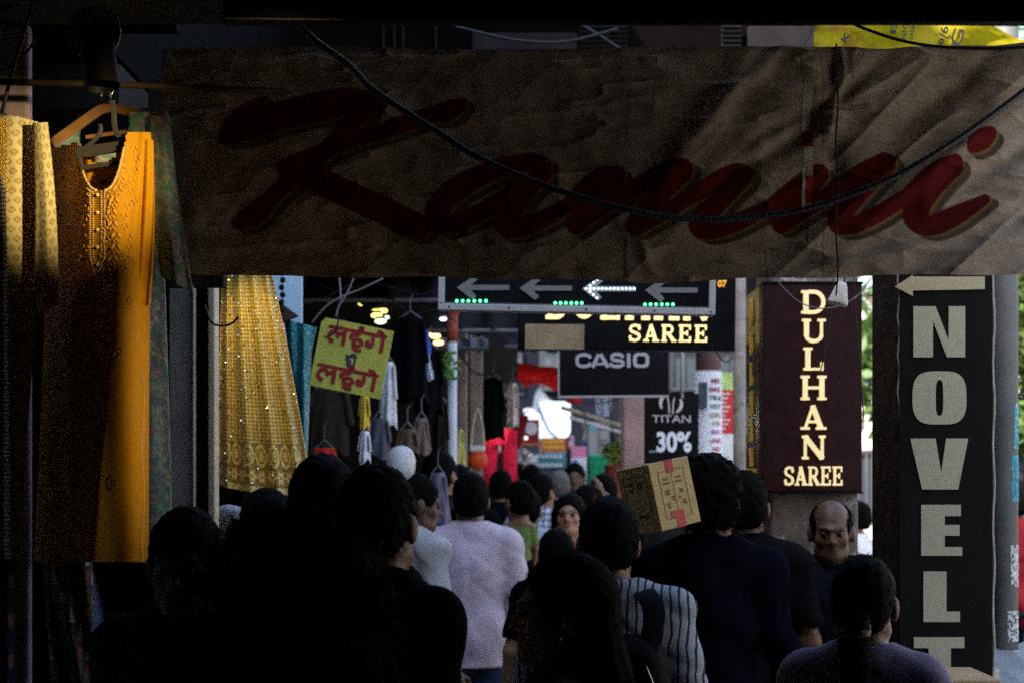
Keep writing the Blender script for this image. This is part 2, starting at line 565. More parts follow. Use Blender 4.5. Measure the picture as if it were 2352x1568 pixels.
def build_parts(key, hm=None, hair='short', sleeves='short', hem=.80, arms=None, fem=False, bw=1.0, res=.0085, collar=True, ph=0.0,
                face=False, beard=0.0, wr=.004, child=False, skin=(.2, .105, .06), hairkit=None, bottoms=True, stride=.08):
    """numpy meshes of one figure 1.70 m tall, facing +y: {'body','shirt','trousers','hair'}"""
    xf = (hm, PIV) if hm is not None else None
    A = arms or {}
    sw = .18 if not fem else .158
    sw *= (.5 + .5 * bw)
    ar = {}
    for sx in (-1, 1):
        e, w = A.get(sx, ((.235, -.035, 1.09), (.25, .05, .85)))
        ar[sx] = ((sw * sx, -.005, 1.365), (e[0] * sx if sx not in A else e[0], e[1], e[2]), (w[0] * sx if sx not in A else w[0], w[1], w[2]))
    xm = max(.36, max(abs(ar[s][i][0]) for s in (-1, 1) for i in (1, 2)) + .16)
    ym = max(.30, max(abs(ar[s][i][1]) for s in (-1, 1) for i in (1, 2)) + .16)
    zt = max(1.76, max(ar[s][i][2] for s in (-1, 1) for i in (1, 2)) + .25)
    lo, hi = (-xm, -ym, -.03), (xm, ym, zt)
    out = {}
    # body
    f = Field(lo, hi, res)
    torso(f, 0, fem=fem, bw=bw)
    legs = {}
    for sx in (-1, 1):
        st = stride * sx
        legs[sx] = ((.088 * sx, 0, .90), (.098 * sx, .03 + st * .5, .48), (.105 * sx, -.02 + st, .085))
        f.cone(legs[sx][0], legs[sx][1], .085, .055, .05); f.cone(legs[sx][1], legs[sx][2], .056, .038, .03)
        x, y = legs[sx][2][0], legs[sx][2][1]
        f.cone((x, y - .04, .04), (x + .01 * sx, y + .14, .03), .038, .032, .03)
        s_, e_, w_ = ar[sx]
        f.cone(s_, e_, .05, .039, .04); f.cone(e_, w_, .04, .027, .02)
        dv = Vector(w_) - Vector(e_)
        hand(f, w_, dv, sx)
    f.cone((0, -.02, 1.38), (0, 0, 1.50), .058 - .008 * fem, .054 - .008 * fem, .03)
    H = dict(xf=xf)
    f.ell((0, -.012, 1.600), (.076, .096, .100), .02, **H)
    f.ell((0, .026, 1.545), (.057, .07, .088), .03, **H)
    f.ell((0, .072, 1.490), (.026, .022, .02), .03, **H)
    f.cone((0, .090, 1.590), (0, .112, 1.551), .007, .0105, .012, **H)
    for sx in (-1, 1):
        f.ell((.012 * sx, .099, 1.546), (.007, .009, .006), .008, **H)
        f.cone((.012 * sx, .094, 1.600), (.045 * sx, .078, 1.600), .009, .008, .012, **H)
        f.ell((.045 * sx, .066, 1.552), (.018, .016, .018), .02, **H)
        f.ell((.031 * sx, .104, 1.580), (.019, .016, .0115), .008, 's', **H)
        f.ell((.082 * sx, -.008, 1.567), (.013, .022, .035), .010, **H)
        f.cone((.044 * sx, .028, 1.502), (.016 * sx, .068, 1.486), .020, .017, .03, **H)
    f.ell((0, .090, 1.5195), (.022, .010, .005), .006, **H)
    f.ell((0, .088, 1.510), (.018, .010, .005), .006, **H)
    V, Q = f.mesh()
    # colours of the skin, in head space
    hp = V - np.array(PIV)
    if xf is not None: hp = hp @ np.array(hm)
    hp = hp + np.array(PIV)
    hx, hy, hz = np.abs(hp[:, 0]), hp[:, 1], hp[:, 2]
    c = np.tile(np.array(skin), (len(V), 1)) * (.9 + .25 * vnoise(V[:, 0] * 40, V[:, 1] * 40, V[:, 2] * 40))[:, None]
    red = np.exp(-((hx - .045) ** 2 / .0006 + (hz - 1.545) ** 2 / .0006)) * (hy > .03) + .6 * np.exp(-(hx ** 2 / .0002 + (hz - 1.545) ** 2 / .0002)) * (hy > .08)
    c *= 1 + red[:, None] * np.array([.25, -.02, -.05])
    lips = (hx < .024) & (hy > .082) & (np.abs(hz - 1.515) < .0105)
    c[lips] = np.array(skin) * np.array([.80, .58, .6])
    brow = np.exp(-((hz - 1.606 + (hx - .03) ** 2 * 4) / .0045) ** 2) * np.clip((hx - .010) / .008, 0, 1) * np.clip((.052 - hx) / .012, 0, 1) * (hy > .06)
    c = c * (1 - .85 * brow[:, None])
    sock = np.exp(-(((hx - .031) / .024) ** 2 + ((hz - 1.586) / .016) ** 2)) * (hy > .05)  # eye-socket shade painted into the skin colour
    c = c * (1 - .35 * sock[:, None])
    if beard > 0:
        bm = (hz < 1.535) & (hz > 1.47) & (hy > .0) & ~((hx < .022) & (np.abs(hz - 1.515) < .012))
        c[bm] *= 1 - beard
    out['body'] = (V, Q, c)
    # eyes
    out['eyes'] = [((.031 * sx, .0845, 1.580), sx) for sx in (-1, 1)] if face else []
    # shirt
    f = Field(lo, hi, res)
    torso(f, .016, hip=.012, fem=fem, bw=bw)
    if hem < .9:
        f.cone((0, 0, .95), (0, .0, max(hem - .1, .3)), .17 * bw + (.0 if hem > .7 else .015), .175 * bw + (.0 if hem > .7 else .03), .05, sy=.68)
    for sx in (-1, 1):
        s_, e_, w_ = (Vector(q) for q in ar[sx])
        if sleeves == 'short':
            f.cone(s_, s_.lerp(e_, .72), .068, .066, .04)
            f.cone(s_.lerp(e_, .98), s_.lerp(e_, 1.3), .07, .08, .012, 's')
        elif sleeves == 'long':
            f.cone(s_, e_, .066, .055, .04); f.cone(e_, w_.lerp(e_, .08), .055, .042, .02)
        else:
            f.cone(s_, s_.lerp(e_, .2), .062, .06, .03)
    f.cone((0, .0, 1.44), (0, .03, 1.62), .066, .08, .015, 's')
    X, Y, Z = f.pts((slice(None),) * 3, None)
    near = np.abs(f.F) < .06
    W = wrinkle(X, Y, Z, ph, wr) + np.zeros_like(f.F)
    f.F = np.where(near, f.F + W.astype(np.float32) * np.clip(1.3 - np.abs(Z - 1.1) * .6, .3, 1), f.F)
    if collar:
        # a stand collar with a fold, leaning on the neck
        rr = np.sqrt(X ** 2 + ((Y + .008) * 1.02) ** 2)
        zc = Z - (1.435 - .22 * (Y + .0))
        ring = np.maximum(np.abs(rr - (.074 - .16 * (zc - .0))) - .0075, np.abs(zc) - .028)
        ring = np.where(Y > .075, 1, ring)
        f.F = np.minimum(f.F, ring.astype(np.float32))
    f.above(hem)
    V, Q = f.mesh()
    out['shirt'] = (V, Q, None)
    # trousers
    if bottoms:
        f = Field((lo[0], lo[1], -.03), (hi[0], hi[1], 1.1), max(res, .012))
        f.ell((0, 0, .95), (.162 * bw, .115 * bw, .13), .05, inf=.012)
        for sx in (-1, 1):
            f.cone(legs[sx][0], legs[sx][1], .095, .075, .05); f.cone(legs[sx][1], legs[sx][2], .075, .062, .03)
        X, Y, Z = f.pts((slice(None),) * 3, None)
        f.F = f.F + (wrinkle(X, Y, Z, ph + 2, .004)).astype(np.float32)
        f.above(.10); f.below(1.0)
        V, Q = f.mesh()
        out['trousers'] = (V, Q, None)
    # hair
    if hair != 'none':
        f = Field((-.34, -.34, .85), (.34, .30, 1.98), min(res, .009))
        X, Y, Z = f.pts((slice(None),) * 3, xf)
        face_cut = ((0, .115, 1.535), (.088, .085, .112))
        am, fq = .0038, 120
        if hair in ('short', 'bushy', 'bald', 'tied'):
            g = .0 if hair != 'bushy' else .018
            f.ell((0, -.016, 1.610), (.086 + g, .106 + g, .104 + g * 1.2), .02, **H)
            f.ell((0, -.055, 1.565), (.076 + g * .5, .062 + g * .5, .075), .03, **H)
            f.ell(*face_cut, .012, 's', **H)
            if hair == 'bushy': am = .010; fq = 75
            if hair == 'bald':
                f.ell((0, .035, 1.685), (.078, .125, .088), .01, 's', **H); am = .003
                f.ell((0, .12, 1.62), (.1, .09, .09), .01, 's', **H)
            f.ell((0, -.01, 1.43), (.2, .3, .075), .01, 's', **H)
            for sx in (-1, 1): f.ell((.087 * sx, -.002, 1.560), (.03, .029, .040), .008, 's', **H)
        if hair == 'tied':
            f.cone((0, -.10, 1.58), (0, -.135, 1.54), .03, .034, .02, **H)
            f.cone((0, -.14, 1.53), (.01, -.15, 1.36), .042, .04, .02, **H); f.cone((.01, -.15, 1.36), (.02, -.145, 1.16), .04, .02, .02, **H)
            am = .004
        if hair in ('long', 'longback'):
            f.ell((0, -.018, 1.608), (.09, .108, .108), .02, **H)
            f.ell(*face_cut, .012, 's', **H)
            f.cone((0, -.06, 1.58), (0, -.10, 1.36), .085, .095, .04, sy=.75, **H)
            f.cone((0, -.10, 1.36), (0, -.115, 1.02), .1, .075, .04, sy=.6, **H)
            if hair == 'long':
                for sx in (-1, 1): f.cone((.078 * sx, -.01, 1.60), (.088 * sx, -.02, 1.38), .028, .03, .03, **H)
            am = .005; fq = 45
        if hair == 'curly':
            f.ell((0, -.035, 1.615), (.150, .150, .142), .03, **H)
            f.ell((0, -.09, 1.47), (.15, .11, .13), .05, **H)
            f.ell((0, .15, 1.52), (.088, .1, .13), .02, 's', **H)
            am = .02; fq = 34
        nz = (np.sin(X * fq + 2 * np.sin(Z * fq * .7 + ph)) * np.sin(Y * fq * 1.1 + ph + 2 * np.sin(X * fq * .6)) + .6 * np.sin(Z * fq * 1.7 + 3 * np.sin(X * fq * .9) + ph) * np.sin(X * fq * 1.9 + Y * fq))
        if hair in ('long', 'longback', 'tied'): nz = nz * .35 + np.sin(X * 260 + 6 * np.sin(Z * 14 + ph)) * .3
        f.F = np.where(np.abs(f.F) < .08, f.F + (am * nz).astype(np.float32), f.F)
        if hair == 'curly': f.F = f.F + .012 * (np.sin(X * 95 + Z * 40) * np.sin(Z * 90 + Y * 30) * np.sin(Y * 100 + X * 20)).astype(np.float32)
        V, Q = f.mesh()
        out['hair'] = (V, Q, None)
    return out


M_SKIN = mat('skin', attr=True, rough=.5, var=.08, vscale=30, spec=.45, bump=.1, bscale=300)
M_HAIR = mat('black_hair', (.0025, .0021, .0019), rough=.6, var=.3, vscale=120, bump=.6, bscale=260, spec=.035)
M_GREYHAIR = mat('grey_hair', (.14, .135, .13), rough=.6, var=.4, vscale=90, bump=.5, bscale=260)
M_EYE = mat('eye_shaded', (.035, .028, .022), rough=.15, var=0)  # eyeball white darkened to stand for socket shade
M_IRIS = mat('eye_iris', (.02, .01, .006), rough=.08, var=0)
EYE_ME = None


def eye_mesh():
    global EYE_ME
    if EYE_ME is None:
        mb = MB(); mb.ell((0, 0, 0), (.0115, .0115, .0115), 14, 12, Matrix.Rotation(R(-90), 3, 'X'))
        EYE_ME = mb.mesh('eye', True)
        EYE_ME.materials.append(M_EYE); EYE_ME.materials.append(M_IRIS)
        for p in EYE_ME.polygons:
            if p.center.y > .0092: p.material_index = 1
    return EYE_ME


def strands(V, n, ln, rad, rng, name, parent, grav=.6, curl=.0):
    """loose hairs growing out of a hair mesh, so that its outline frays"""
    ctr = V.mean(0)
    vs, fs = [], []
    pick = rng.integers(0, len(V), n)
    for i in pick:
        p = V[i]
        nr = p - ctr; nr = nr / (np.linalg.norm(nr) + 1e-6)
        tg = np.cross(nr, rng.normal(size=3)); tg /= np.linalg.norm(tg) + 1e-6
        L_ = ln * rng.uniform(.4, 1.2)
        w = rad
        sd = np.cross(nr, tg)
        prev = None
        K = 6
        for k in range(K + 1):
            t = k / K
            q = p - nr * .006 + nr * L_ * t * (1 - .35 * t) + tg * L_ * (.8 * t) + np.array([0, 0, -grav * L_ * t * t])
            if curl: q = q + sd * curl * math.sin(t * 9 + i) + nr * curl * math.cos(t * 9 + i) * t
            ww = w * (1 - .8 * t)
            vs += [q + sd * ww, q - sd * ww]
            if k: o = len(vs); fs.append((o - 4, o - 3, o - 1, o - 2))
    return link(name, np_mesh(name, np.array(vs), np.array(fs), False), M_HAIR, parent)


def person(u, vtop, d, label, yaw=0, hyaw=0, hpitch=0, hroll=0, shirt=None, trousers=None, hair='short', hmat=None, group=None, loose=0, looselen=.04, looserad=.0018,
           curl=0.0, stand=None, shirt_name='shirt', key=None, headk=1, top=None, **kw):
    """yaw 0 walks away from the camera; u, vtop, d put the top of the head"""
    if top is None: top = 1.45 + (1.70 + {'bushy': .025, 'curly': .05}.get(hair, .008) - 1.45) * headk
    ztop = CAM_Z + (V0 - vtop) * d / FPX
    z0 = 0.0
    s = ztop / top
    if stand is not None: z0 = stand; s = (ztop - z0) / top
    x = (u - U0) * d / FPX
    root = empty('person', (x, d, z0), (0, 0, R(yaw)), label, 'person', group)
    root.scale = (s, s, s)
    hm = head_m(hyaw, hpitch, hroll)
    k = key or label
    if k not in CACHE:
        parts = build_parts(k, hm=hm, hair=hair, **kw)
        if headk != 1:
            for n, p in parts.items():
                if n in ('eyes', 'shirt'): continue
                V = p[0]; w = np.clip((V[:, 2] - 1.40) / .1, 0, 1)[:, None]
                pv = np.array((0, -.01, 1.45))
                V[:] = V * (1 - w) + (pv + (V - pv) * headk) * w
        CACHE[k] = {n: np_mesh(n, p[0], p[1], True, p[2]) for n, p in parts.items() if n != 'eyes'}
        CACHE[k]['_eyes'] = parts['eyes']; CACHE[k]['_hairV'] = parts.get('hair', (None,))[0]
    for n, me in CACHE[k].items():
        if n.startswith('_'): continue
        m = {'body': M_SKIN, 'shirt': shirt, 'trousers': trousers, 'hair': hmat or M_HAIR}[n]
        nm = {'shirt': shirt_name}.get(n, n)
        o = bpy.data.objects.new(nm, me)
        COL.objects.link(o); o.parent = root
        if len(me.materials) == 0: me.materials.append(None)
        o.material_slots[0].link = 'OBJECT'
        o.material_slots[0].material = m
        CACHE.setdefault('_last', {})[n] = o
        if n == 'hair' and loose:
            strands(CACHE[k]['_hairV'], loose, looselen, looserad, RNG, 'loose_hair', o, curl=curl)['kind'] = 'stuff'
    for c, sx in CACHE[k]['_eyes']:
        q = hm @ (Vector(c) - Vector(PIV)) + Vector(PIV)
        e = link('eye', eye_mesh(), None, root, q, hm.to_euler())
    root['_s'] = s
    return root


# ------------------------------------------------------------------ cloth sheets
def sheet(name, fn, nu, nv, m, parent=None, colfn=None, maskfn=None, wrap=False, u0=0, u1=1, v0=0, v1=1):
    uu = np.linspace(u0, u1, nu + 1); vv = np.linspace(v0, v1, nv + 1)
    U, V = np.meshgrid(uu, vv)
    X = fn(U, V).reshape(-1, 3)
    cols = colfn(U, V).reshape(-1, 3) if colfn else None
    i = np.arange(nv)[:, None] * (nu + 1) + np.arange(nu)[None, :]
    q = np.stack([i, i + 1, i + nu + 2, i + nu + 1], -1).reshape(-1, 4)
    if maskfn is not None:
        mk = maskfn(U, V)
        mk = (mk[:-1, :-1] & mk[1:, :-1] & mk[:-1, 1:] & mk[1:, 1:]).ravel()
        q = q[mk]
    return link(name, np_mesh(name, X, q, True, cols), m, parent)

# ================================================================== THE PLACE
# ------------------------------------------------------------------ ground
M_PAVE = mat('paving', (.16, .15, .14), rough=.8, var=.3, bump=.3, bscale=20)
M_ROAD = mat('asphalt', (.06, .06, .062), rough=.85, var=.25, bump=.4, bscale=80)
M_CONC = mat('concrete', (.30, .28, .27), rough=.85, var=.25, vscale=6, bump=.35, bscale=45, dirt=((.10, .09, .085), 3.0, .58))
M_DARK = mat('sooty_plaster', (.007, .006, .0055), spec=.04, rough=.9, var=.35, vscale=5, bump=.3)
M_BLACK = mat('black_panel', (.004, .004, .0045), rough=.4, var=.2, spec=.10)
g = MB(); g.bbox((-150, -40, -.3), (150, 260, -.12)); tag(g.build('ground', M_ROAD), kind='structure')
g = MB(); g.bbox((-3.2, -8, -.116), (1.75, 24, 0.0)); tag(g.build('pavement', M_PAVE), kind='structure')
g = MB(); g.bbox((1.754, -8, -.116), (1.9, 24, .012)); tag(g.build('kerb', M_CONC), kind='structure')

# ------------------------------------------------------------------ near arcade: roof, rear, sides
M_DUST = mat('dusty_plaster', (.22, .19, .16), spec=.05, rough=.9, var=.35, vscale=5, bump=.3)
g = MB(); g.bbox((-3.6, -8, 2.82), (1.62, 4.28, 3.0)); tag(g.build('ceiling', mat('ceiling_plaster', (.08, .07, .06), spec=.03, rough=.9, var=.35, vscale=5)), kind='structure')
g = MB(); g.bbox((-3.6, 4.34, 3.26), (-1.0, 5.24, 3.36)); g.bbox((-3.6, 4.30, 2.81), (-.88, 4.335, 3.36)); tag(g.build('ceiling', M_DARK), kind='structure')  # roof strip and drop panel added to keep sky light off the left corner
g = MB(); g.bbox((-3.6, -8.2, 0), (5, -8.0, 3.0)); g.bbox((-3.6, -8.0, 0), (-3.45, 5.2, 2.815)); g.bbox((1.5, -8.0, 0), (1.62, 3.68, 2.815))
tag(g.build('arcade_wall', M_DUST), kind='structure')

# header beam above the banner
bm = empty('header_beam', P(1480, 25, 3.4), label='black beam across the top with a thin wire along its lower edge', cat='beam')
mb = MB(); zb = 25 * 3.4 / FPX
mb.bbox((-.875, 0, -zb), (.90, .03, .225)); mb.build('board', M_BLACK, bm)
pts = [(-.87, -.006, -.018), (0, -.008, -.026), (.85, -.006, -.034)]
mb = MB(); mb.tube(spline(pts, 8), .0011, 6); mb.build('wire', mat('pale_wire', (.10, .09, .08), rough=.6, spec=.05), bm)

# ------------------------------------------------------------------ the cloth banner with its painted word
BW0, BW1 = 372, 2470
BD = 4.30


def seg_dist(px, py, pts):
    """signed distance to a brush stroke [(u,v,r),...]"""
    d = np.full(px.shape, 1e9)
    for (x0, y0, r0), (x1, y1, r1) in zip(pts[:-1], pts[1:]):
        dx, dy = x1 - x0, y1 - y0
        t = np.clip(((px - x0) * dx + (py - y0) * dy) / (dx * dx + dy * dy + 1e-9), 0, 1)
        d = np.minimum(d, np.hypot(px - x0 - t * dx, py - y0 - t * dy) - (r0 + (r1 - r0) * t))
    return d


def smooth(pts, n=7):
    return [tuple(p) for p in spline(pts, n)]


KPOLY = [(278, 720), (300, 650), (360, 580), (430, 535), (490, 505), (540, 500), (547, 512), (505, 556), (560, 545), (700, 503), (850, 470), (980, 459), (1060, 475),
         (1105, 510), (1112, 560), (1080, 612), (1008, 682), (1100, 655), (1220, 610), (1350, 570), (1480, 525), (1560, 510), (1590, 520), (1575, 570), (1530, 620), (1480, 645),
         (1400, 645), (1300, 680), (1150, 730), (1000, 770), (900, 810), (845, 840), (832, 865), (850, 890), (950, 935), (1100, 1000), (1250, 1070), (1350, 1120), (1390, 1160),
         (1392, 1210), (1350, 1250), (1290, 1250), (1200, 1210), (1050, 1130), (900, 1060), (780, 1005), (697, 978), (640, 1020), (590, 1070), (550, 1130), (490, 1175), (420, 1200),
         (360, 1190), (345, 1165), (380, 1120), (450, 1060), (530, 1000), (604, 928), (588, 890), (600, 850), (650, 815), (730, 785), (820, 750), (870, 700), (920, 640), (962, 600),
         (880, 620), (760, 650), (620, 685), (500, 725), (400, 750), (320, 757), (285, 745)]
KPOLY = [(376.3 + x * .44, y * .44) for x, y in KPOLY]
STROKES = [
    smooth([(1250, 378, 17), (1205, 374, 21), (1130, 392, 24), (1052, 432, 27), (1004, 482, 28), (1012, 512, 23), (1060, 508, 22), (1140, 468, 21), (1232, 412, 22), (1252, 402, 14)]),
    smooth([(1240, 408, 19), (1195, 455, 23), (1160, 512, 25), (1178, 528, 21), (1230, 512, 22), (1300, 478, 19)]),
    smooth([(1295, 482, 18), (1340, 440, 22), (1380, 412, 27), (1414, 404, 22)]), smooth([(1412, 410, 24), (1362, 458, 24), (1322, 512, 25)]),
    smooth([(1322, 514, 24), (1395, 470, 18), (1470, 425, 21), (1530, 398, 26), (1568, 390, 23)]), smooth([(1566, 396, 24), (1520, 444, 23), (1462, 516, 26)]),
    smooth([(1462, 518, 24), (1540, 480, 18), (1620, 432, 21), (1680, 404, 26), (1706, 398, 22)]), smooth([(1706, 404, 24), (1658, 456, 23), (1606, 512, 25), (1628, 530, 21), (1690, 512, 21), (1770, 474, 17)]),
    smooth([(1765, 478, 17), (1820, 436, 20), (1872, 402, 22), (1885, 398, 18)]), smooth([(1885, 402, 20), (1835, 458, 23), (1795, 512, 25)]),
    smooth([(1795, 512, 24), (1880, 462, 20), (1970, 404, 23), (2030, 376, 25)]), smooth([(2030, 380, 25), (1975, 440, 24), (1922, 506, 25), (1950, 520, 21), (2010, 496, 20), (2080, 452, 18)]),
    smooth([(2075, 456, 17), (2140, 402, 24), (2186, 384, 24)]), smooth([(2184, 388, 24), (2130, 440, 28), (2102, 492, 30), (2130, 520, 24), (2190, 498, 24), (2262, 458, 12)]),
]


def poly_dist(px, py, poly):
    d = np.full(px.shape, 1e9); ins = np.zeros(px.shape, bool)
    n = len(poly)
    for i in range(n):
        (x0, y0), (x1, y1) = poly[i], poly[(i + 1) % n]
        dx, dy = x1 - x0, y1 - y0
        t = np.clip(((px - x0) * dx + (py - y0) * dy) / (dx * dx + dy * dy + 1e-9), 0, 1)
        d = np.minimum(d, np.hypot(px - x0 - t * dx, py - y0 - t * dy))
        c = ((y0 > py) != (y1 > py)) & (px < dx * (py - y0) / (dy if abs(dy) > 1e-9 else 1e-9) + x0)
        ins ^= c
    return np.where(ins, -d, d)


def word_dist(u, v):
    sh = u.shape
    u, v = u.ravel(), v.ravel()
    out = np.full(u.shape, 99.0)
    m = (v > 185) & (v < 570) & (u > 470)
    uu, vv = u[m], v[m]
    d = np.full(uu.shape, 99.0)
    k = uu < 1120
    d[k] = poly_dist(uu[k], vv[k], KPOLY)
    for s_ in STROKES:
        a = np.array(s_)
        b = (uu > a[:, 0].min() - 60) & (uu < a[:, 0].max() + 60)
        d[b] = np.minimum(d[b], seg_dist(uu[b], vv[b], s_))
    c, s2 = math.cos(R(-32)), math.sin(R(-32))
    x, y = uu - 2246, vv - 326
    xr, yr = x * c + y * s2, -x * s2 + y * c
    d = np.minimum(d, (np.sqrt((xr / 42) ** 2 + (yr / 25) ** 2) - 1) * 25)
    out[m] = d
    return out.reshape(sh)


def ban_uv(U, V):
    u = BW0 + (BW1 - BW0) * U
    top = 112 + 4 * np.sin(u / 150.) - np.clip((u - 1700) / 700, 0, 1) * 14 + 5 * np.exp(-((u - 2010) / 60) ** 2)
    bot = 640 + 4 * np.sin(u / 210 + 1) + 2.5 * np.sin(u / 57.) - 14 * np.exp(-((u - 380) / 160) ** 2) + 5 * np.exp(-((u - 1500) / 160) ** 2) - 6 * np.clip((u - 1900) / 400, 0, 1)
    return u, top + (bot - top) * V


FOLDS = [(1720, 112, 1500, 480, 46, 1.0), (1905, 250, 1600, 470, 30, -1.1), (1990, 170, 1690, 360, 26, -.8), (2290, 110, 2040, 330, 44, -1.2), (2420, 190, 2010, 480, 36, 1.0),
         (2250, 290, 1960, 560, 30, .9), (2440, 420, 2080, 640, 40, -1.0), (2130, 560, 1780, 650, 30, .8), (1930, 130, 1905, 320, 18, .8), (1780, 120, 1640, 260, 26, .6), (2380, 300, 2180, 470, 30, -.8),
         (470, 170, 640, 225, 18, -.6), (430, 260, 520, 330, 24, .5), (1440, 520, 1520, 640, 22, .6), (420, 470, 480, 540, 40, .5), (1550, 560, 1900, 600, 22, -.5), (2000, 590, 2300, 560, 22, .6)]


def ban_depth(u, v):
    h = .020 * (fbm(u / 330., v / 300., 0, 2) - .5) + .006 * (fbm(u / 60., v / 90., 3, 2) - .5)
    h += .012 * np.clip((u - 1400) / 900, 0, 1) * np.sin((u * .62 + v * .80) / 42 + 2.5 * fbm(u / 260., v / 260., 5, 2)) * fbm(u / 180., v / 180., 9, 2) * 1.6
    for x0, y0, x1, y1, w, a in FOLDS:
        dx, dy = x1 - x0, y1 - y0
        L_ = math.hypot(dx, dy)
        t = ((u - x0) * dx + (v - y0) * dy) / L_ ** 2
        o = ((u - x0) * -dy + (v - y0) * dx) / L_ + 9 * np.sin(t * 6)
        h += a * (.009 + .009 * (x0 > 1650)) * np.exp(-(o / (w * .62)) ** 2) * np.clip(1.15 - np.abs(t - .4) * 1.5, 0, 1)
    p, q = (u * .62 + v * .78), (u * .78 - v * .62)
    rg_ = 1 - np.abs(2 * fbm(p / 95., q / 420., 21, 2) - 1)
    h += .010 * np.clip((u - 1250) / 700, .2, 1) * rg_ ** 5
    rg2 = 1 - np.abs(2 * fbm(u / 240., v / 60., 31, 3) - 1)
    h += .007 * rg2 ** 6
    h += .018 * np.exp(-((u - 1915) / 26) ** 2) * np.sin(v / 34.) * (v < 420)
    return h


def ban_pos(U, V):
    u, v = ban_uv(U, V)
    dep = BD - ban_depth(u, v)
    k = BD / FPX
    return np.stack([(u - U0) * k, dep, CAM_Z + (V0 - v) * k], -1)


def ban_col(U, V):
    u, v = ban_uv(U, V)
    base = np.array((.44, .35, .262))
    n = fbm(u / 90., v / 70., 2, 4); n2 = vnoise(u / 3.1, v / 3.1, 8)
    c = base * (.70 + .55 * n)[..., None] * (.86 + .28 * n2)[..., None]
    st = np.clip((fbm(u / 120., v / 40., 12, 4) - .60) * 6, 0, 1)[..., None]
    c = c * (1 - .22 * st)
    d = word_dist(u, v)
    dsh = word_dist(u - 19, v - 12)
    dg = word_dist(u - 5, v - 4)
    aa = lambda x: np.clip(.5 - x / 2.2, 0, 1)[..., None]
    c = c + (np.array((.10, .075, .05)) - c) * aa(dsh)
    c = c + (np.array((.27, .16, .055)) - c) * aa(dg)
    c = c + (np.array((.125, .007, .008)) * (.75 + .5 * n[..., None]) - c) * aa(d)
    # torn strip with the older print showing, seams and dirt runs
    strip = ((u > 1842) & (u < 1866) & (v > 205) & (v < 480))[..., None]
    old = np.where((((v > 300) & (v < 338)) | ((v > 404) & (v < 470) & (u > 1850)))[..., None], np.array((.30, .02, .02)), np.array((.55, .50, .42)))
    c = np.where(strip, old, c)
    for (su, sa, sb, w) in ((1841, 120, 470, 2.2), (1868, 200, 300, 2), (1441, 160, 330, 1.6), (1888, 120, 640, 2.0), (1852, 380, 570, 3.0), (1760, 575, 640, 1.8), (1955, 120, 250, 1.5), (1437, 545, 640, 7)):
        m = np.clip(1 - np.abs(u - su - 2.5 * np.sin(v / 25.)) / w, 0, 1) * ((v > sa) & (v < sb))
        c = c * (1 - .8 * m[..., None])
    for (sv, sa, sb) in ((252, 1870, 1990), (575, 1760, 1790), (245, 1950, 2010)):
        m = np.clip(1 - np.abs(v - sv - 3 * np.sin(u / 19.)) / 3, 0, 1) * ((u > sa) & (u < sb))
        c = c * (1 - .75 * m[..., None])
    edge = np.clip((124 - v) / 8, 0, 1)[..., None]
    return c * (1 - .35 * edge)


M_BANNER = mat('banner_canvas', attr=True, rough=.9, var=.10, vscale=14, bump=.12, bscale=420, spec=.15)
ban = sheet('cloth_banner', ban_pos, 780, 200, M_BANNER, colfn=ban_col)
tag(ban, 'wide brown canvas shop banner with a red script word hung across the lane', 'banner')
mb = MB(); sk = 1.0
mb.tube([P(1922 + 3 * math.sin(v / 30), v, BD - .05) for v in range(100, 700, 20)], .0022, 6)
tag(mb.build('string', mat('dark_cord', (.03, .025, .02)), None, True), 'thin dark string hanging down over the right half of the banner', 'string')

# corrugated conduit slung across the banner
path = [P(u, v, 4.16 - .02 * math.sin(i)) for i, (u, v) in enumerate([(600, -60), (655, 20), (722, 92), (800, 148), (860, 208), (1000, 300), (1100, 362), (1250, 426), (1400, 472), (1520, 496), (1650, 504), (1780, 493), (1900, 466), (2050, 408), (2150, 352), (2250, 286), (2352, 210), (2440, 140)])]
pts = spline(path, 90)
rad = [.0086 * (1 + .10 * math.sin(i * 1.9)) for i in range(len(pts))]
mb = MB(); mb.tube(pts, rad, 10)
tag(mb.build('conduit', mat('grey_conduit', (.045, .045, .05), rough=.35, spec=.6), None, True), 'dark corrugated conduit sagging across the front of the banner', 'conduit')

# ------------------------------------------------------------------ what shows above the banner
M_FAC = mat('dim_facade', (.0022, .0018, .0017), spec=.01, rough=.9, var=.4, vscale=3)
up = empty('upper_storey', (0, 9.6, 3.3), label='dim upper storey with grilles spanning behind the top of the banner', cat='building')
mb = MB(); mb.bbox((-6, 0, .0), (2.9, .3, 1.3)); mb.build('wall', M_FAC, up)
M_LOUV = mat('louvre_grey', (.010, .009, .008), rough=.6, spec=.05)
def upx(u): return (u - U0) * 9.6 / FPX
def upz(v): return CAM_Z + (V0 - v) * 9.6 / FPX - 3.3
for (a, b, t, bt) in ((1085, 1325, 82, 122), (1715, 1868, 66, 122)):
    mb = MB(); mb.bbox((upx(a), -.06, upz(bt)), (upx(b), -.004, upz(t))); mb.build('panel', mat('pale_panel', (.013, .011, .012), var=.3, spec=.05), up, bevel=.006)
def louvre(a, b, v):
    mb = MB(); mb.box(((upx(a) + upx(b)) / 2, -.05, upz(v)), (upx(b) - upx(a), .05, .012), Matrix.Rotation(R(30), 3, 'X')); return mb.build('louvre_slat', M_LOUV, up)
for v in range(66, 124, 11): louvre(1330, 1440, v); louvre(1655, 1700, v)
for v in range(64, 124, 9): louvre(500, 520, v)
mb = MB()
for a in (880, 905, 925, 1000): mb.bbox((upx(a), -.04, upz(120)), (upx(a + 4), -.01, upz(62)))
mb.build('grille', M_LOUV, up)
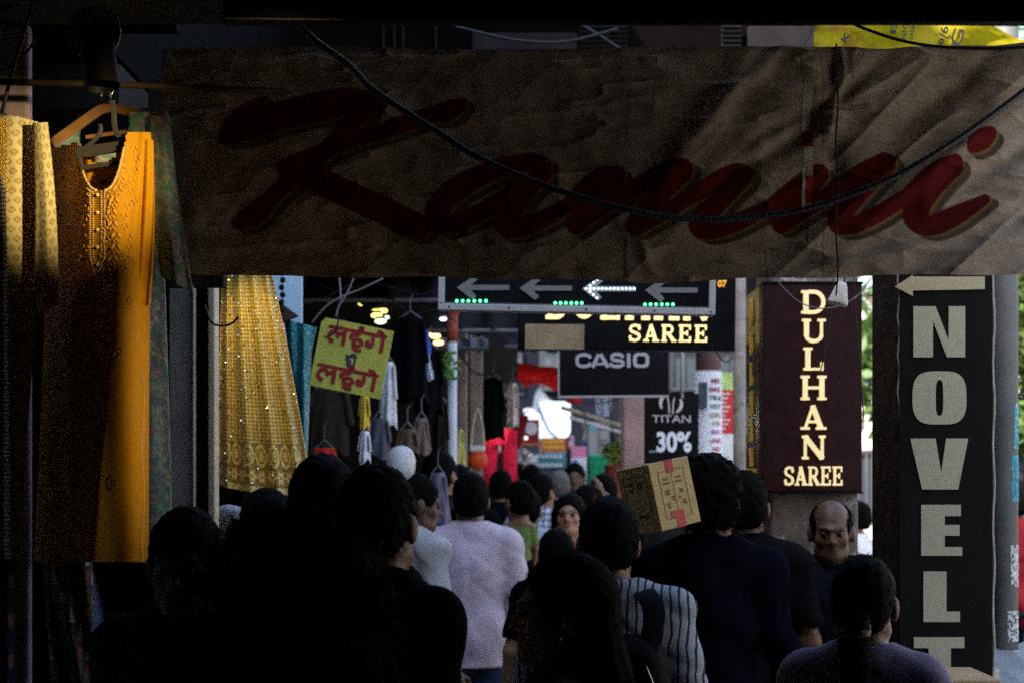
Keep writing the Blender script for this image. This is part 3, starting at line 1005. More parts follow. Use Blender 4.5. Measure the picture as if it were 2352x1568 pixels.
M_CABLE = mat('black_cable', (.012, .012, .013), rough=.5)
def cable(name, pl, d, r, label, m=None, cat='cable'):
    mb = MB(); mb.tube(spline([P(u, v, dd) for (u, v, dd) in [(q[0], q[1], q[2] if len(q) > 2 else d) for q in pl]], 8), r, 6)
    return tag(mb.build(name, m or M_CABLE, None, True), label, cat)
cable('cable', [(1780, -30), (1880, 15), (1990, 68), (2110, 102), (2250, 112), (2380, 108)], 4.2, .004, 'black cable sagging in front of the yellow poster')
cable('cable', [(1040, 60), (1180, 92), (1300, 96), (1420, 66)], 7.0, .006, 'black cable dipping above the middle of the banner')
cable('cable', [(1330, 55), (1380, 85), (1440, 125)], 7.2, .008, 'thick black cable running down to the banner above the grille')
cable('cable', [(1830, 122), (1858, 84), (1868, 60)], 6.2, .008, 'short black strut cable left of the yellow poster')

yl = empty('yellow_poster', P(2140, 85, 5.5), (0, R(3), 0), 'bright yellow printed flex poster stretched above the right of the banner', 'poster')
k55 = 5.5 / FPX
def yel(U, V):
    x = (-265 + 560 * U) * k55
    z = (55 - 110 * V - np.clip(U - .62, 0, 1) * 190 * (1 - V)) * k55
    y = .03 * fbm(U * 9, V * 3, 3, 3) + .02 * np.sin(U * 17 + V * 3)
    return np.stack([x, y, z], -1)
def yelc(U, V):
    n = fbm(U * 12, V * 4, 6, 3)[..., None]
    c = np.array((.36, .29, .006)) * (.75 + .5 * n)
    b = np.clip((fbm(U * 22, V * 5, 2, 3) - .52) * 5, 0, 1)[..., None] * np.clip(1.4 - U * 5, 0, 1)[..., None]
    return c * (1 - b) + np.array((.22, .09, .01)) * b
sheet('flex_sheet', yel, 120, 24, mat('yellow_flex', attr=True, rough=.5, var=.05, trans=.5, spec=.1), yl, yelc)
M_INK = mat('black_ink', (.015, .013, .012), rough=.5)
for (t, u, v, w, h, rz) in (('G', 2197, 86, 40, 26, 80), ('9/6', 2165, 84, 44, 18, 84), ('RENT', 2075, 78, 40, 9, 88), ('SALE', 2092, 80, 34, 8, 88), ('K', 1942, 98, 24, 16, 60), ('E', 2050, 70, 30, 14, 85)):
    text_obj('print', t, w * k55, h * k55, M_INK, yl, ((u - 2140) * k55, -.012, (85 - v) * k55), (R(90), R(-rz), 0), .01)

# ------------------------------------------------------------------ left corner: pillar, rail, lamp
M_LPIL = mat('stained_pillar', (.26, .19, .21), spec=.04, rough=.9, var=.3, vscale=7, bump=.4, bscale=40, dirt=((.11, .08, .08), 4, .55))
lp = MB(); a = P(-60, 0, 4.25); b = P(66, 0, 4.25)
lp.bbox((a.x, 4.25, 0), (b.x, 4.29, 2.815)); tag(lp.build('shop_pillar', M_LPIL, bevel=.01), 'stained mauve plaster pillar in the top left corner behind the rail', 'pillar')
cable('cable', [(85, -20), (60, 60), (30, 160), (8, 245), (-6, 300)], 4.1, .0055, 'thick black cable hanging down the left pillar')
cable('cable', [(-10, 152), (8, 162), (30, 150), (66, 115), (80, 90)], 4.12, .003, 'thin black wire looped across the left pillar')
for k, vv in enumerate((8, 14, 22)): cable('cable', [(-20, vv), (5, vv + 3), (22, vv - 4), (30, vv - 12)], 4.1, .003, ('upper', 'middle', 'lower')[k] + ' coil of black wire at the top left corner')
mb = MB(); mb.tube([P(-60, 187, 4.02), P(300, 196, 4.02), P(660, 211, 4.06)], .0085, 10)
tag(mb.build('hanging_rail', mat('rusty_rail', (.055, .036, .015), rough=.6, metal=.2, var=.4), None, True), 'rusty horizontal rail the kurtas hang from', 'rail')
wb = MB()
for i in range(7):
    q = P(340 + i * 25, 0, 4.85); wb.bbox((q.x, 4.85 + .006 * (i % 2), 2.2), (q.x + .030, 4.9, 2.815))
tag(wb.build('plank_board', mat('dark_wood', (.022, .016, .011), rough=.8, var=.4, spec=.05), None), 'dark upright boards above the left end of the banner', 'board')

lamp = empty('spot_lamp', P(212, 130, 3.72), label='dark cylindrical spot lamp with a round pale plate above the orange kurta', cat='lamp')
k37 = 3.72 / FPX
mb = MB(); n = 40
mb.poly([((-17 + 63 * math.cos(2 * math.pi * i / n)) * k37, (75 + 63 * math.sin(2 * math.pi * i / n)) * k37) for i in range(n)], .075, .085)
mb.build('plate', mat('pale_plate', (.36, .30, .24), rough=.6, var=.3), lamp)
mb = MB(); mb.tube([Vector((0, .07, .075)), Vector((.004, .03, .07)), Vector((.006, .005, .05))], .014, 12); mb.build('arm', M_BLACK, lamp, True)
mb = MB()
A_, B_ = Vector((.004, .0, .062)), Vector((.026, -.012, -.072))
mb.tube([A_, A_.lerp(B_, .02), B_], [.034, .038, .041], 28, False)
mb.tube([A_, A_ + (A_ - B_) * .02], [.034, .02], 28); mb.tube([B_, A_.lerp(B_, .9)], [.041, .036], 28, False)
mb.build('housing', mat('lamp_black', (.004, .0035, .003), rough=.5, spec=.08), lamp, True)

# warm spotlights added under the ceiling, out of view, to light the kurtas
def spotlight(loc, target, size, sx, energy, label):
    sl = empty('added_spotlight', loc, label=label, cat='lamp', group='added spotlights under the ceiling, out of view')
    aim = target - Vector(loc)
    qd = aim.to_track_quat('-Z', 'Y')
    mb = MB(); mb.tube([(0, 0, .10), (0, 0, .09), (0, 0, 0), (0, 0, -.03)], [.02, .04, .042, .044], 20, False); mb.build('housing', M_BLACK, sl, True, rot=qd.to_euler())
    mb = MB(); mb.ell((0, 0, .04), (.03, .03, .01), 16, 8); mb.build('bulb', mat('warm_bulb', (1, .8, .5), emit=(1, .72, .35), estr=4, var=0), sl, True, rot=qd.to_euler())
    mb = MB(); mb.tube([(0, 0, .05), (0, 0, 2.82 - loc[2])], .008, 8); mb.build('stem', M_BLACK, sl)
    ld = bpy.data.lights.new('spot_light', 'SPOT'); ld.energy = energy; ld.color = (1, .76, .36); ld.spot_size = R(size); ld.spot_blend = 1; ld.shadow_soft_size = .03
    lo_ = bpy.data.objects.new('spot_light', ld); COL.objects.link(lo_); lo_.parent = sl; lo_.location = aim.normalized() * .05; lo_.rotation_euler = qd.to_euler(); lo_.scale = (sx, 1, 1)
spotlight((.42, 2.45, 2.50), P(205, 375, 4.0), 16, .95, 68, 'added unseen spotlight aimed at the necks of the hanging kurtas')
spotlight((.58, 2.50, 2.50), P(334, 900, 3.95), 24, .15, 25, 'added unseen spotlight aimed down the right side of the orange kurta')

# ------------------------------------------------------------------ hanging garments on the left
def wpos(u, v, d):
    """arrays of picture points and distances -> world points"""
    return np.stack([(u - U0) * d / FPX, d, CAM_Z + (V0 - v) * d / FPX], -1)


def wsheet(name, root, fn, nu, nv, m, colfn=None, maskfn=None, **kw):
    o = sheet(name, lambda U, V: fn(U, V) - np.array(root.location), nu, nv, m, root, colfn, maskfn, **kw)
    return o


def lerp_tab(v, tab):
    return np.interp(v, [t[0] for t in tab], [t[1] for t in tab])


def body_tube(tab_l, tab_r, vtop, vbot, d0, dep, folds, d_extra=None):
    """closed garment body; theta 0..1 starts at the left edge and runs over the front"""
    def fn(U, V):
        v = vtop + (vbot - vtop) * V
        l, r = lerp_tab(v, tab_l), lerp_tab(v, tab_r)
        a = 2 * np.pi * U
        c, h = (l + r) / 2, (r - l) / 2
        u = c - h * np.sign(np.cos(a)) * np.abs(np.cos(a)) ** .85
        front = np.sin(a) > 0
        dd = d0 - dep(v) * np.sin(a)
        h = folds(u, v)
        dd = dd - np.where(front, np.abs(np.sin(a)) ** .5 * np.maximum(h, 0), 0) - np.minimum(h, 0)
        if d_extra is not None: dd = dd + d_extra(v)
        return wpos(u, v, dd)
    return fn


M_CLOTH = mat('printed_cloth', attr=True, rough=.85, var=.08, vscale=60, bump=.15, bscale=500, sheen=.2, spec=.2)
M_SILK = mat('silk_cotton', attr=True, rough=.62, var=.06, vscale=50, bump=.25, bscale=420, spec=.10, trans=.08)

# --- orange kurta
ok = empty('orange_kurta', P(230, 312, 4.0), label='orange embroidered kurta on the black hanger, lit from above', cat='kurta', group='kurtas hanging from the rail')
OL = [(300, 122), (345, 118), (480, 112), (700, 104), (1000, 92), (1290, 78)]
OR = [(300, 346), (340, 350), (460, 344), (620, 346), (900, 343), (1290, 342)]
def o_fold(u, v):
    h = .008 * np.sin((u * 1.0 - v * .06) / 17.) * np.clip((v - 420) / 300, .15, 1) + .012 * (fbm(u / 60., v / 220., 4, 2) - .5)
    rr = 276 - np.clip(v - 560, 0, 900) * .088
    k = np.clip((v - 520) / 160, 0, 1)
    h = h + k * .045 * np.where(u < rr, 1 - (rr - u) / 42, np.clip(1 - (u - rr) / 105, 0, 1) ** .8)
    k2 = np.clip((680 - v) / 160, 0, 1)
    h = h - k2 * .075 * 2.6 * np.clip((202 - u) / 85, 0, 1)
    h = h + k2 * .030 * np.exp(-((u - 268) / 50) ** 2) + k2 * .012 * np.exp(-((u - 322 + (v - 400) * .1) / 10) ** 2) 
    return h
o_body = body_tube(OL, OR, 304, 1290, 4.0, lambda v: .028 + .03 * np.clip((v - 300) / 500, 0, 1), o_fold)
def o_mask(U, V):
    v = 304 + 986 * V
    l, r = lerp_tab(v, OL), lerp_tab(v, OR)
    a = 2 * np.pi * U
    u = (l + r) / 2 - (r - l) / 2 * np.sign(np.cos(a)) * np.abs(np.cos(a)) ** .85
    front = np.sin(a) > 1e-6
    nf = (v < 434 - ((np.abs(u - 231) / 54) ** 2.6) * 110)
    nb = (v < 372 - ((np.abs(u - 231) / 54) ** 2) * 50)
    sh = v < 304 + 34 * np.clip((250 - u) / 130, 0, 1)
    return ~((front & nf) | (~front & nb) | sh)
def o_col(U, V):
    v = 304 + 986 * V
    n = fbm(U * 60, V * 40, 3, 3)[..., None]
    w = vnoise(U * 900, V * 300, 1)[..., None]
    return np.array((.56, .255, .006)) * (.82 + .25 * n) * (.93 + .14 * w)
wsheet('body', ok, o_body, 150, 170, M_SILK, o_col, o_mask)
def o_sleeve(U, V):
    v = 322 + 372 * V + 10 * np.sin(2 * np.pi * U) * (V > .8)
    c = 336 - 14 * V + 6 * np.sin(V * 3); h = 16 + 8 * V
    a = 2 * np.pi * U
    u = c - h * np.cos(a)
    d = 3.985 - (.014 + .012 * V) * np.sin(a) - .009 * np.sin(U * 27 + V * 3) * (.3 + V)
    return wpos(u, v, d)
wsheet('sleeve', ok, o_sleeve, 40, 46, M_SILK, o_col)
def o_sleeve_l(U, V):
    a = 2 * np.pi * U
    return wpos(112 - 20 * V - 18 * np.cos(a), 345 + 330 * V, 4.215 - .015 * np.sin(a))
wsheet('sleeve', ok, o_sleeve_l, 24, 30, M_SILK, o_col)


def on_front(u, v, lift=.003):
    """a point on the front of the orange kurta, local to its root"""
    l, r = lerp_tab(v, OL), lerp_tab(v, OR)
    c, h = (l + r) / 2, (r - l) / 2
    q = np.clip((c - u) / h, -.999, .999)
    ca = np.sign(q) * np.abs(q) ** (1 / .85)
    sa = math.sqrt(max(0, 1 - ca * ca))
    dep = .028 + .03 * min(1, max(0, (v - 300) / 500))
    h = float(o_fold(np.array(float(u)), np.array(float(v))))
    d = 4.0 - dep * sa - sa ** .5 * max(h, 0) - min(h, 0) - lift
    return P(u, v, d) - ok.location


M_THREAD = mat('cream_thread', (.72, .52, .22), rough=.55, var=.15, bump=.2, sheen=.2)
M_THREADD = mat('gold_thread', (.66, .34, .05), rough=.5, var=.15)
K4 = 4.0 / FPX
def stitch(mb, u, v, ang, ln, wd, lift=.002):
    if v < 444 - ((abs(u - 231) / 54) ** 2.6) * 110 and abs(u - 231) < 50 and ln > 9: return
    if v < 336: return
    ca, sa = math.cos(R(ang)), math.sin(R(ang))
    rot = Matrix.Rotation(R(ang), 3, 'Y')
    mb.ell(on_front(u, v, lift), (ln * K4 / 2, .0018, wd * K4 / 2), 6, 4, rot)
mb = MB()
for sgn in (-1, 1):
    for k in range(34):
        t = k / 33
        uu = 231 + sgn * 57 * (1 - t) ** .55 if k < 30 else 231 + sgn * (9 + 3)
        vv = 318 + 120 * (1 - (1 - t) ** 1.6) if True else 0
        if uu < 168 or uu > 292: continue
        stitch(mb, uu, vv, 0 if t > .8 else sgn * -35, 9, 3.2); stitch(mb, uu + sgn * 8, vv + 4, 0, 3, 3)
for x in (207, 214, 233, 240):
    for k in range(34):
        v = 440 + k * 5.2
        if v > 590: uu = x + (v - 590) * (.5 if x < 220 else -.5)
        else: uu = x
        stitch(mb, uu, v, 0, 5, 3.2)
for k in range(12): stitch(mb, 207 + k * .9, 592 + k * 3.4, 40, 6, 3); stitch(mb, 240 - k * 1.3, 592 + k * 3.4, -40, 6, 3)
mb.build('neck_embroidery', M_THREAD, ok, True)['kind'] = 'stuff'
bt = MB(); bt.ell((0, 0, 0), (.0045, .003, .0045), 10, 6); bme = bt.mesh('button', True)
for k in range(5): link('button', bme, mat('cream_button', (.75, .6, .35), rough=.3), ok, on_front(224, 448 + k * 40, .005))
mb = MB()
for k in range(11):                                                    # leafy sprig beside the placket
    v = 352 + k * 27; uu = 266 + 10 * math.sin(k * .9) - max(0, k - 7) * 8
    for s_ in (-1, 1): stitch(mb, uu + s_ * 7, v, s_ * 55, 17, 7); stitch(mb, uu + s_ * 4, v + 12, s_ * 60, 11, 4)
    stitch(mb, uu, v + 7, 90, 12, 2.6)
for (ub, vb, n_) in ((196, 352, 10), (292, 470, 7), (248, 380, 8), (186, 470, 6), (308, 340, 6)):
    for k in range(n_):
        v = vb + k * 24; uu = ub + 7 * math.sin(k * 1.3 + ub)
        for s_ in (-1, 1): stitch(mb, uu + s_ * 5, v, s_ * 55, 12, 4)
        stitch(mb, uu, v + 8, 90, 10, 2.2)
for k in range(26):                                                    # paisley outline
    a = k / 26 * 2 * math.pi; stitch(mb, 286 + 13 * math.cos(a) - 5 * math.sin(a) ** 2, 408 + 24 * math.sin(a), math.degrees(a), 8, 2.6)
for k in range(9): stitch(mb, 252 - k * 3, 470 + k * 17, 60, 12, 5)
def burst(u, v, r, n=14):
    for k in range(n):
        a = 360 * k / n
        stitch(mb, u + r * .62 * math.cos(R(a)), v - r * .62 * math.sin(R(a)) * 1.15, -a, r * .62, 2.6)
    stitch(mb, u, v, 0, r * .3, r * .3)
for q in ((284, 592, 15), (214, 640, 17), (200, 672, 15), (226, 676, 15), (270, 805, 17), (256, 1108, 17), (198, 806, 15), (196, 1110, 15), (140, 960, 15), (300, 690, 10)): burst(*q)
for k in range(7): stitch(mb, 262, 606 + k * 8, 90 + 30 * (-1) ** k, 12, 4)
mb.build('embroidery', M_THREADD, ok, True)['kind'] = 'stuff'
mb = MB()
for k in range(110): stitch(mb, 328 + 3 * math.sin(k / 9), 860 + k * 3.9, 30 * (-1) ** k, 6, 2.6)
for k in range(64): stitch(mb, 82 + k * 4.05, 1286, 0, 3.2, 2.8)
mb.build('lace_trim', M_THREAD, ok, True)['kind'] = 'stuff'
tg = MB(); q = on_front(237, 440, 0); tg.bbox((-.008, -.001, -.006), (.008, .001, .006))
t_ = tg.build('size_tag', M_BLACK, ok, False, P(238, 418, 4.012) - ok.location)
text_obj('tag_letter', 'L', .005, .007, mat('white_ink', (.8, .8, .8)), t_, (0, -.0025, 0))

# --- black hanger of the orange kurta
hg = empty('black_hanger', P(240, 232, 3.985), label='black plastic hanger with a cut-out holding the orange kurta', cat='hanger', group='hangers on the rail')
def hp(u, v): return ((u - 240) * K4, (232 - v) * K4)
M_PLA = mat('black_plastic', (.05, .045, .04), rough=.28, spec=.6, var=.1)
mb = MB()
mb.stroke([hp(*q) for q in smooth([(178, 352), (200, 338), (222, 318), (232, 300), (231, 286)])] , 8 * K4, -.008, .004)
mb.stroke([hp(*q) for q in smooth([(258, 232), (262, 262), (264, 290), (272, 312), (292, 326), (306, 330)])], 11 * K4, -.008, .004)
mb.stroke([hp(*q) for q in [(176, 352), (300, 334)]], 24 * K4, -.0085, .0035)
mb.stroke([hp(*q) for q in [(186, 386), (236, 380), (290, 372)]], 10 * K4, -.008, .004)
mb.stroke([hp(*q) for q in [(184, 352), (188, 384)]], 8 * K4, -.0075, .003); mb.stroke([hp(*q) for q in [(292, 338), (288, 374)]], 8 * K4, -.0075, .003)
mb.build('frame', M_PLA, hg, bevel=.0015)
mb = MB(); mb.tube([Vector((0 + .012 * math.cos(t), -.002, .012 + .022 * math.sin(t) + .02)) + Vector((.01, 0, 0)) for t in np.linspace(-1.4, 3.6, 18)], .0022, 6)
mb.build('hook', mat('steel', (.5, .48, .45), rough=.3, metal=.9), hg, True)

# --- green printed kurta behind
gk = empty('green_printed_kurta', P(250, 262, 4.13), label='pale green and lilac printed kurta hanging behind the orange one', cat='kurta', group='kurtas hanging from the rail')
def g_col(U, V):
    n = fbm(U * 34, V * 60, 1, 3); m = fbm(U * 50, V * 90, 7, 3); k = vnoise(U * 160, V * 260, 4)
    c = np.array((.42, .38, .24)) * np.ones(U.shape + (1,))
    c = np.where((n > .53)[..., None], np.array((.10, .26, .15)), c)
    c = np.where((m > .58)[..., None], np.array((.24, .19, .27)), c)
    c = np.where(((m < .40) & (n < .55))[..., None], np.array((.16, .30, .27)), c)
    return c * (.75 + .5 * k)[..., None]
GL = [(258, 190), (330, 112), (480, 122), (1280, 100)]
GR = [(258, 386), (300, 388), (600, 378), (900, 388), (1280, 398)]
g_fold = lambda u, v: .012 * np.sin((u - v * .03) / 15.) + .02 * (fbm(u / 50., v / 200., 8, 2) - .5)
def g_mask(U, V):
    v = 258 + 1022 * V; l, r = lerp_tab(v, GL), lerp_tab(v, GR); a = 2 * np.pi * U
    u = (l + r) / 2 - (r - l) / 2 * np.sign(np.cos(a)) * np.abs(np.cos(a)) ** .85
    return ~((np.abs(u - 240) < 52) & (v < 345))
wsheet('body', gk, body_tube(GL, GR, 258, 1280, 4.27, lambda v: .03 + 0 * v, g_fold), 130, 170, M_CLOTH, g_col, g_mask)
def g_slv(U, V):
    a = 2 * np.pi * U; v = 266 + (388 * V) + 18 * np.cos(a) * V * -1
    c = 366 + 42 * V - 6 * np.sin(V * 3); h = 24 + 14 * V
    return wpos(c - h * np.cos(a), v, 4.22 - (.012 + .02 * V) * np.sin(a) - .007 * np.sin(U * 26 + V * 2) * V)
wsheet('sleeve', gk, g_slv, 54, 70, M_CLOTH, lambda U, V: g_col(U * .4, V * .4))
wh = empty('wooden_hanger', P(240, 240, 4.25), label='brown wooden hanger holding the green printed kurta', cat='hanger', group='hangers on the rail')
mb = MB(); k41 = 4.25 / FPX
mb.stroke([((u - 240) * k41, (240 - v) * k41) for u, v in smooth([(120, 330), (180, 288), (216, 262), (240, 250), (270, 250), (330, 266), (384, 276)])], 22 * k41, -.006, .006)
mb.stroke([((u - 240) * k41, (240 - v) * k41) for u, v in [(196, 316), (310, 300)]], 9 * k41, -.003, .003)
mb.build('frame', mat('brown_wood', (.28, .14, .05), rough=.5, var=.3), wh, bevel=.002)
mb = MB(); mb.tube([Vector((.012 * math.cos(t) + .004, 0, .022 + .014 * math.sin(t))) for t in np.linspace(-1.5, 3.4, 16)], .002, 6); mb.build('hook', _M['steel'], wh, True)

# --- cream printed kurta at the picture's edge
ck = empty('cream_printed_kurta', P(20, 262, 3.98), label='cream kurta with a small mustard lozenge print at the left edge', cat='kurta', group='kurtas hanging from the rail')
def lozenge(x, z):
    """mustard rings and chevrons on cream, x and z in metres"""
    p = .0235
    i = np.floor(z / p); xx = x / p + .5 * (i % 2)
    fx, fz = xx - np.floor(xx) - .5, z / p - i - .5
    r = np.abs(fx) + np.abs(fz)
    odd = (np.floor(xx) + i) % 2 == 0
    ring = odd & (np.abs(r - .30) < .085)
    dot = odd & (r < .09)
    chev = ~odd & (np.abs(np.abs(fx) * .9 + .5 * np.abs(fz) * 0 - (.28 - np.abs(fz) * .6)) < .075) & (np.abs(fz) < .36)
    return ring | dot | chev
def c_col_fn(w, hgt, seed):
    def f(U, V):
        x, z = (U * w), V * hgt
        m = lozenge(x, z)[..., None]
        n = fbm(U * 20, V * 30, seed, 3)[..., None]
        c = np.where(m, np.array((.40, .24, .035)), np.array((.72, .62, .33)))
        return c * (.85 + .25 * n)
    return f
CL = [(250, -120), (1285, -130)]
CR = [(250, 100), (300, 104), (420, 92), (720, 84), (1000, 62), (1285, 48)]
c_fold = lambda u, v: .014 * np.sin((u + v * .02) / 21.) + .02 * (fbm(u / 40., v / 200., 18, 2) - .5)
def c_mask(U, V):
    v = 250 + 1035 * V; l, r = lerp_tab(v, CL), lerp_tab(v, CR); a = 2 * np.pi * U
    u = (l + r) / 2 - (r - l) / 2 * np.sign(np.cos(a)) * np.abs(np.cos(a)) ** .85
    return v > 255 + .28 * np.clip(u, -40, 200)
wsheet('body', ck, body_tube(CL, CR, 250, 1285, 4.03, lambda v: .035 + 0 * v, c_fold), 320, 420, M_SILK, c_col_fn(.5, 1.1, 2), c_mask)
def c_slv(U, V):
    a = 2 * np.pi * U; v = 282 + 432 * V + 14 * np.cos(a) * V
    c = 92 + 10 * V + 8 * np.sin(V * 3); h = 18 + 13 * V
    return wpos(c - h * np.cos(a), v, 3.965 - (.016 + .012 * V) * np.sin(a) - .006 * np.sin(U * 25 + 1) * V)
wsheet('sleeve', ck, c_slv, 110, 210, M_SILK, c_col_fn(.17, .46, 5))
mb = MB()
for k in range(60):
    for j in range(3):
        u = 2 + j * 6 + 1.5 * math.sin(k * 1.7 + j); mb.ell(P(u, 275 + k * 2.8, 3.952) - ck.location, (.0028, .002, .002), 6, 4)
mb.build('gold_beading', mat('gold_bead', (.75, .5, .08), rough=.3, metal=.6), ck, True)

# --- dark and white floral tunic, furthest left
fk = empty('floral_tunic', P(-30, 410, 3.88), label='black tunic with tiny white flowers, a sliver at the left edge', cat='tunic', group='kurtas hanging from the rail')
def f_pos(U, V):
    v = 405 + 880 * V
    r = lerp_tab(v, [(405, 2), (440, 14), (850, 20), (1285, 26)])
    a = 2 * np.pi * U
    u = (r - 70) - 70 * np.cos(a)
    return wpos(u, v, 3.9 - .03 * np.sin(a) - .008 * np.sin(u / 6.))
def f_col(U, V):
    x, z = U * 44, V * 90
    i, j = np.floor(x), np.floor(z)
    dx, dz = x - i - .5 + .3 * (hash3(i.astype(np.int64), j.astype(np.int64), 0 * i.astype(np.int64)) - .5), z - j - .5
    a = np.arctan2(dz, dx); r = np.hypot(dx, dz)
    fl = r < .26 + .12 * np.cos(5 * a)
    c = np.where(fl[..., None], np.array((.62, .58, .60)), np.array((.05, .04, .05)))
    return c
wsheet('body', fk, f_pos, 200, 400, M_CLOTH, f_col)

# --- lengths of cloth lower down
pt = empty('geometric_print_trousers', P(155, 1285, 4.1), label='brown trousers printed with orange bars and pale triangles below the orange kurta', cat='trousers')
def p_pos(U, V):
    v = 1262 + 560 * V
    l = 96 + 34 * V * 1.2; r = 212 + 12 * V
    a = 2 * np.pi * U
    u = (l + r) / 2 - (r - l) / 2 * np.cos(a)
    return wpos(u, v, 4.1 - .05 * np.sin(a) - .014 * np.sin((u - v * .18) / 9.) * np.abs(np.sin(a)))
def p_col(U, V):
    x, z = U * 16 + V * 1.2, V * 13
    i, j = np.floor(x), np.floor(z); fx, fz = x - i, z - j
    k = (i * 2 + j * 3) % 5
    c = np.ones(U.shape + (1,)) * np.array((.06, .035, .015))
    c = np.where(((k < 2) & (fx > .15) & (fx < .75) & (fz > .1) & (fz < .9))[..., None], np.array((.30, .10, .02)), c)
    c = np.where(((k == 2) & (np.abs(fx - .5) < fz * .45) & (fz < .85))[..., None], np.array((.48, .52, .42)), c)
    c = np.where(((k == 3) & (np.abs(fx - .5) < .3 * (1 - fz)))[..., None], np.array((.04, .18, .09)), c)
    c = np.where(((k == 4) & (np.abs(fx - .5) < .07))[..., None], np.array((.42, .27, .07)), c)
    return c
wsheet('cloth', pt, p_pos, 150, 150, M_CLOTH, p_col)
bd = empty('blue_dotted_cloth', P(210, 1300, 4.16), label='royal blue cloth with white dots beside the printed trousers', cat='cloth')
def dots(sx, sz, a, b):
    def f(U, V):
        x, z = U * sx, V * sz; i, j = np.floor(x), np.floor(z)
        r = np.hypot(x - i - .5, z - j - .5)
        return np.where((r < .2)[..., None], np.array(b), np.array(a)) * np.ones(U.shape + (1,))
    return f
wsheet('cloth', bd, lambda U, V: wpos(150 + (50 + 42 * V) * (U * 2 - .3) * .75, 1290 + 190 * V + 18 * U, 4.19 + .02 * np.sin(U * 8)), 90, 60, M_CLOTH, dots(18, 30, (.02, .05, .30), (.5, .55, .7)))
bs = empty('paisley_stole', P(20, 1290, 3.95), label='navy stole with brown medallions at the bottom left corner', cat='stole')
wsheet('cloth', bs, lambda U, V: wpos(-90 + 132 * U, 1284 + 560 * V, 3.96 + .02 * np.sin(U * 14)), 60, 120, M_CLOTH, dots(4, 6, (.02, .025, .08), (.25, .15, .1)))

# ------------------------------------------------------------------ shop edge: partition, board, posts, gold skirt
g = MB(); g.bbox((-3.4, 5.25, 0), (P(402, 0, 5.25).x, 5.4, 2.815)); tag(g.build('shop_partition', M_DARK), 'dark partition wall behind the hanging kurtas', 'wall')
def upright(name, u0, u1, v0, v1, d, dep, m, label, cat):
    a, b = P(u0, v0, d), P(u1, v1, d)
    g = MB(); g.bbox((a.x, d, min(0, b.z) if v1 > 1568 else b.z), (b.x, d + dep, a.z)); return tag(g.build(name, m, None, bevel=.004), label, cat)
M_BOARD = mat('grey_board', (.34, .32, .28), rough=.75, var=.2, vscale=6, dirt=((.14, .11, .10), 5, .60))
M_CREAM = mat('cream_timber', (.62, .52, .36), rough=.55, var=.15, vscale=10)
upright('grey_board', 388, 441, 560, 1600, 5.12, .03, M_BOARD, 'tall grey stained board between the kurtas and the cream post', 'board')
upright('edge_strip', 441.5, 447, 560, 1600, 5.11, .03, M_CREAM, 'narrow pale strip along the right edge of the grey board', 'strip')
upright('black_jamb', 448, 477, 560, 1600, 5.16, .06, M_BLACK, 'black strip standing for the dark gap between the pale strip and the cream post', 'post')  # black board painted in for the shade of an open gap
upright('cream_post', 478, 493, 560, 1600, 5.12, .08, M_CREAM, 'slim cream timber post left of the gold skirt', 'post')
cable('wire', [(470, 700), (484, 738), (505, 748), (530, 744), (548, 728)], 5.08, .0035, 'bent black wire sticking out in front of the gold skirt')

sk = empty('gold_skirt', P(590, 640, 5.6), label='long gold sequinned lehenga skirt with a scalloped border, hanging', cat='skirt')
def s_uv(U, V):
    v = 560 + 572 * V
    l = lerp_tab(v, [(560, 514), (640, 508), (900, 501), (1132, 492)]); r = lerp_tab(v, [(560, 612), (640, 627), (760, 654), (960, 690), (1060, 706), (1132, 714)])
    return v, l, r
def s_pos(U, V):
    v, l, r = s_uv(U, V)
    a = 2 * np.pi * U
    u = (l + r) / 2 - (r - l) / 2 * np.cos(a)
    pl = np.sin(U * 2 * np.pi * 11 + .6 * np.sin(V * 4))
    d = 5.62 - (.03 + .09 * V) * np.sin(a) - .016 * (.4 + V) * pl
    vb = v - 12 * np.cos(a) * V ** 3 + (1 - np.abs(np.sin(a))) * -14 * V ** 2
    return wpos(u, vb, d)
def s_col(U, V):
    gx, gz = U * 2 * 33, V * 66
    fx, fz = gx - np.floor(gx), gz - np.floor(gz)
    c = np.ones(U.shape + (1,)) * np.array((.24, .155, .014))
    body = V < .80
    line = (np.abs(fx - .5) < .16) | (np.abs(fz - .5) < .2)
    c = np.where((line & body)[..., None], np.array((.54, .37, .055)), c)
    c = np.where(((np.abs(fx - .5) < .16) & (np.abs(fz - .5) < .2) & body)[..., None], np.array((.66, .48, .13)), c)
    # border: ovals then flowers
    ox = U * 22; oi = ox - np.floor(ox) - .5; oz = (V - .85) / .045
    r = np.hypot(oi / .42, oz)
    c = np.where((~body & (np.abs(r - .9) < .16))[..., None], np.array((.68, .50, .15)), c)
    c = np.where((~body & (r < .5))[..., None], np.array((.62, .46, .10)), c)
    px = U * 30; pi_ = px - np.floor(px) - .5; pz = (V - .935) / .03
    a = np.arctan2(pz, pi_ * 2); rr = np.hypot(pi_ * 2, pz)
    c = np.where(((V > .90) & (rr < .75 + .22 * np.cos(6 * a)) & (rr > .25))[..., None], np.array((.68, .50, .15)), c)
    c = np.where((V > .975)[..., None], np.array((.60, .48, .18)), c)
    return c * (.8 + .4 * vnoise(U * 300, V * 200, 2))[..., None]
sl2 = empty('shop_lamp', P(560, 430, 5.25), label='warm shop lamp above the gold skirt', cat='lamp', group='lit lamps in the shops')
mb = MB(); mb.tube([(0, 0, .06), (0, 0, .05), (0, 0, 0)], [.015, .03, .05], 18, False); mb.build('shade', M_BLACK, sl2, True)
mb = MB(); mb.ell((0, 0, .012), (.02, .02, .022), 12, 8); mb.build('bulb', _M['warm_bulb'], sl2, True)
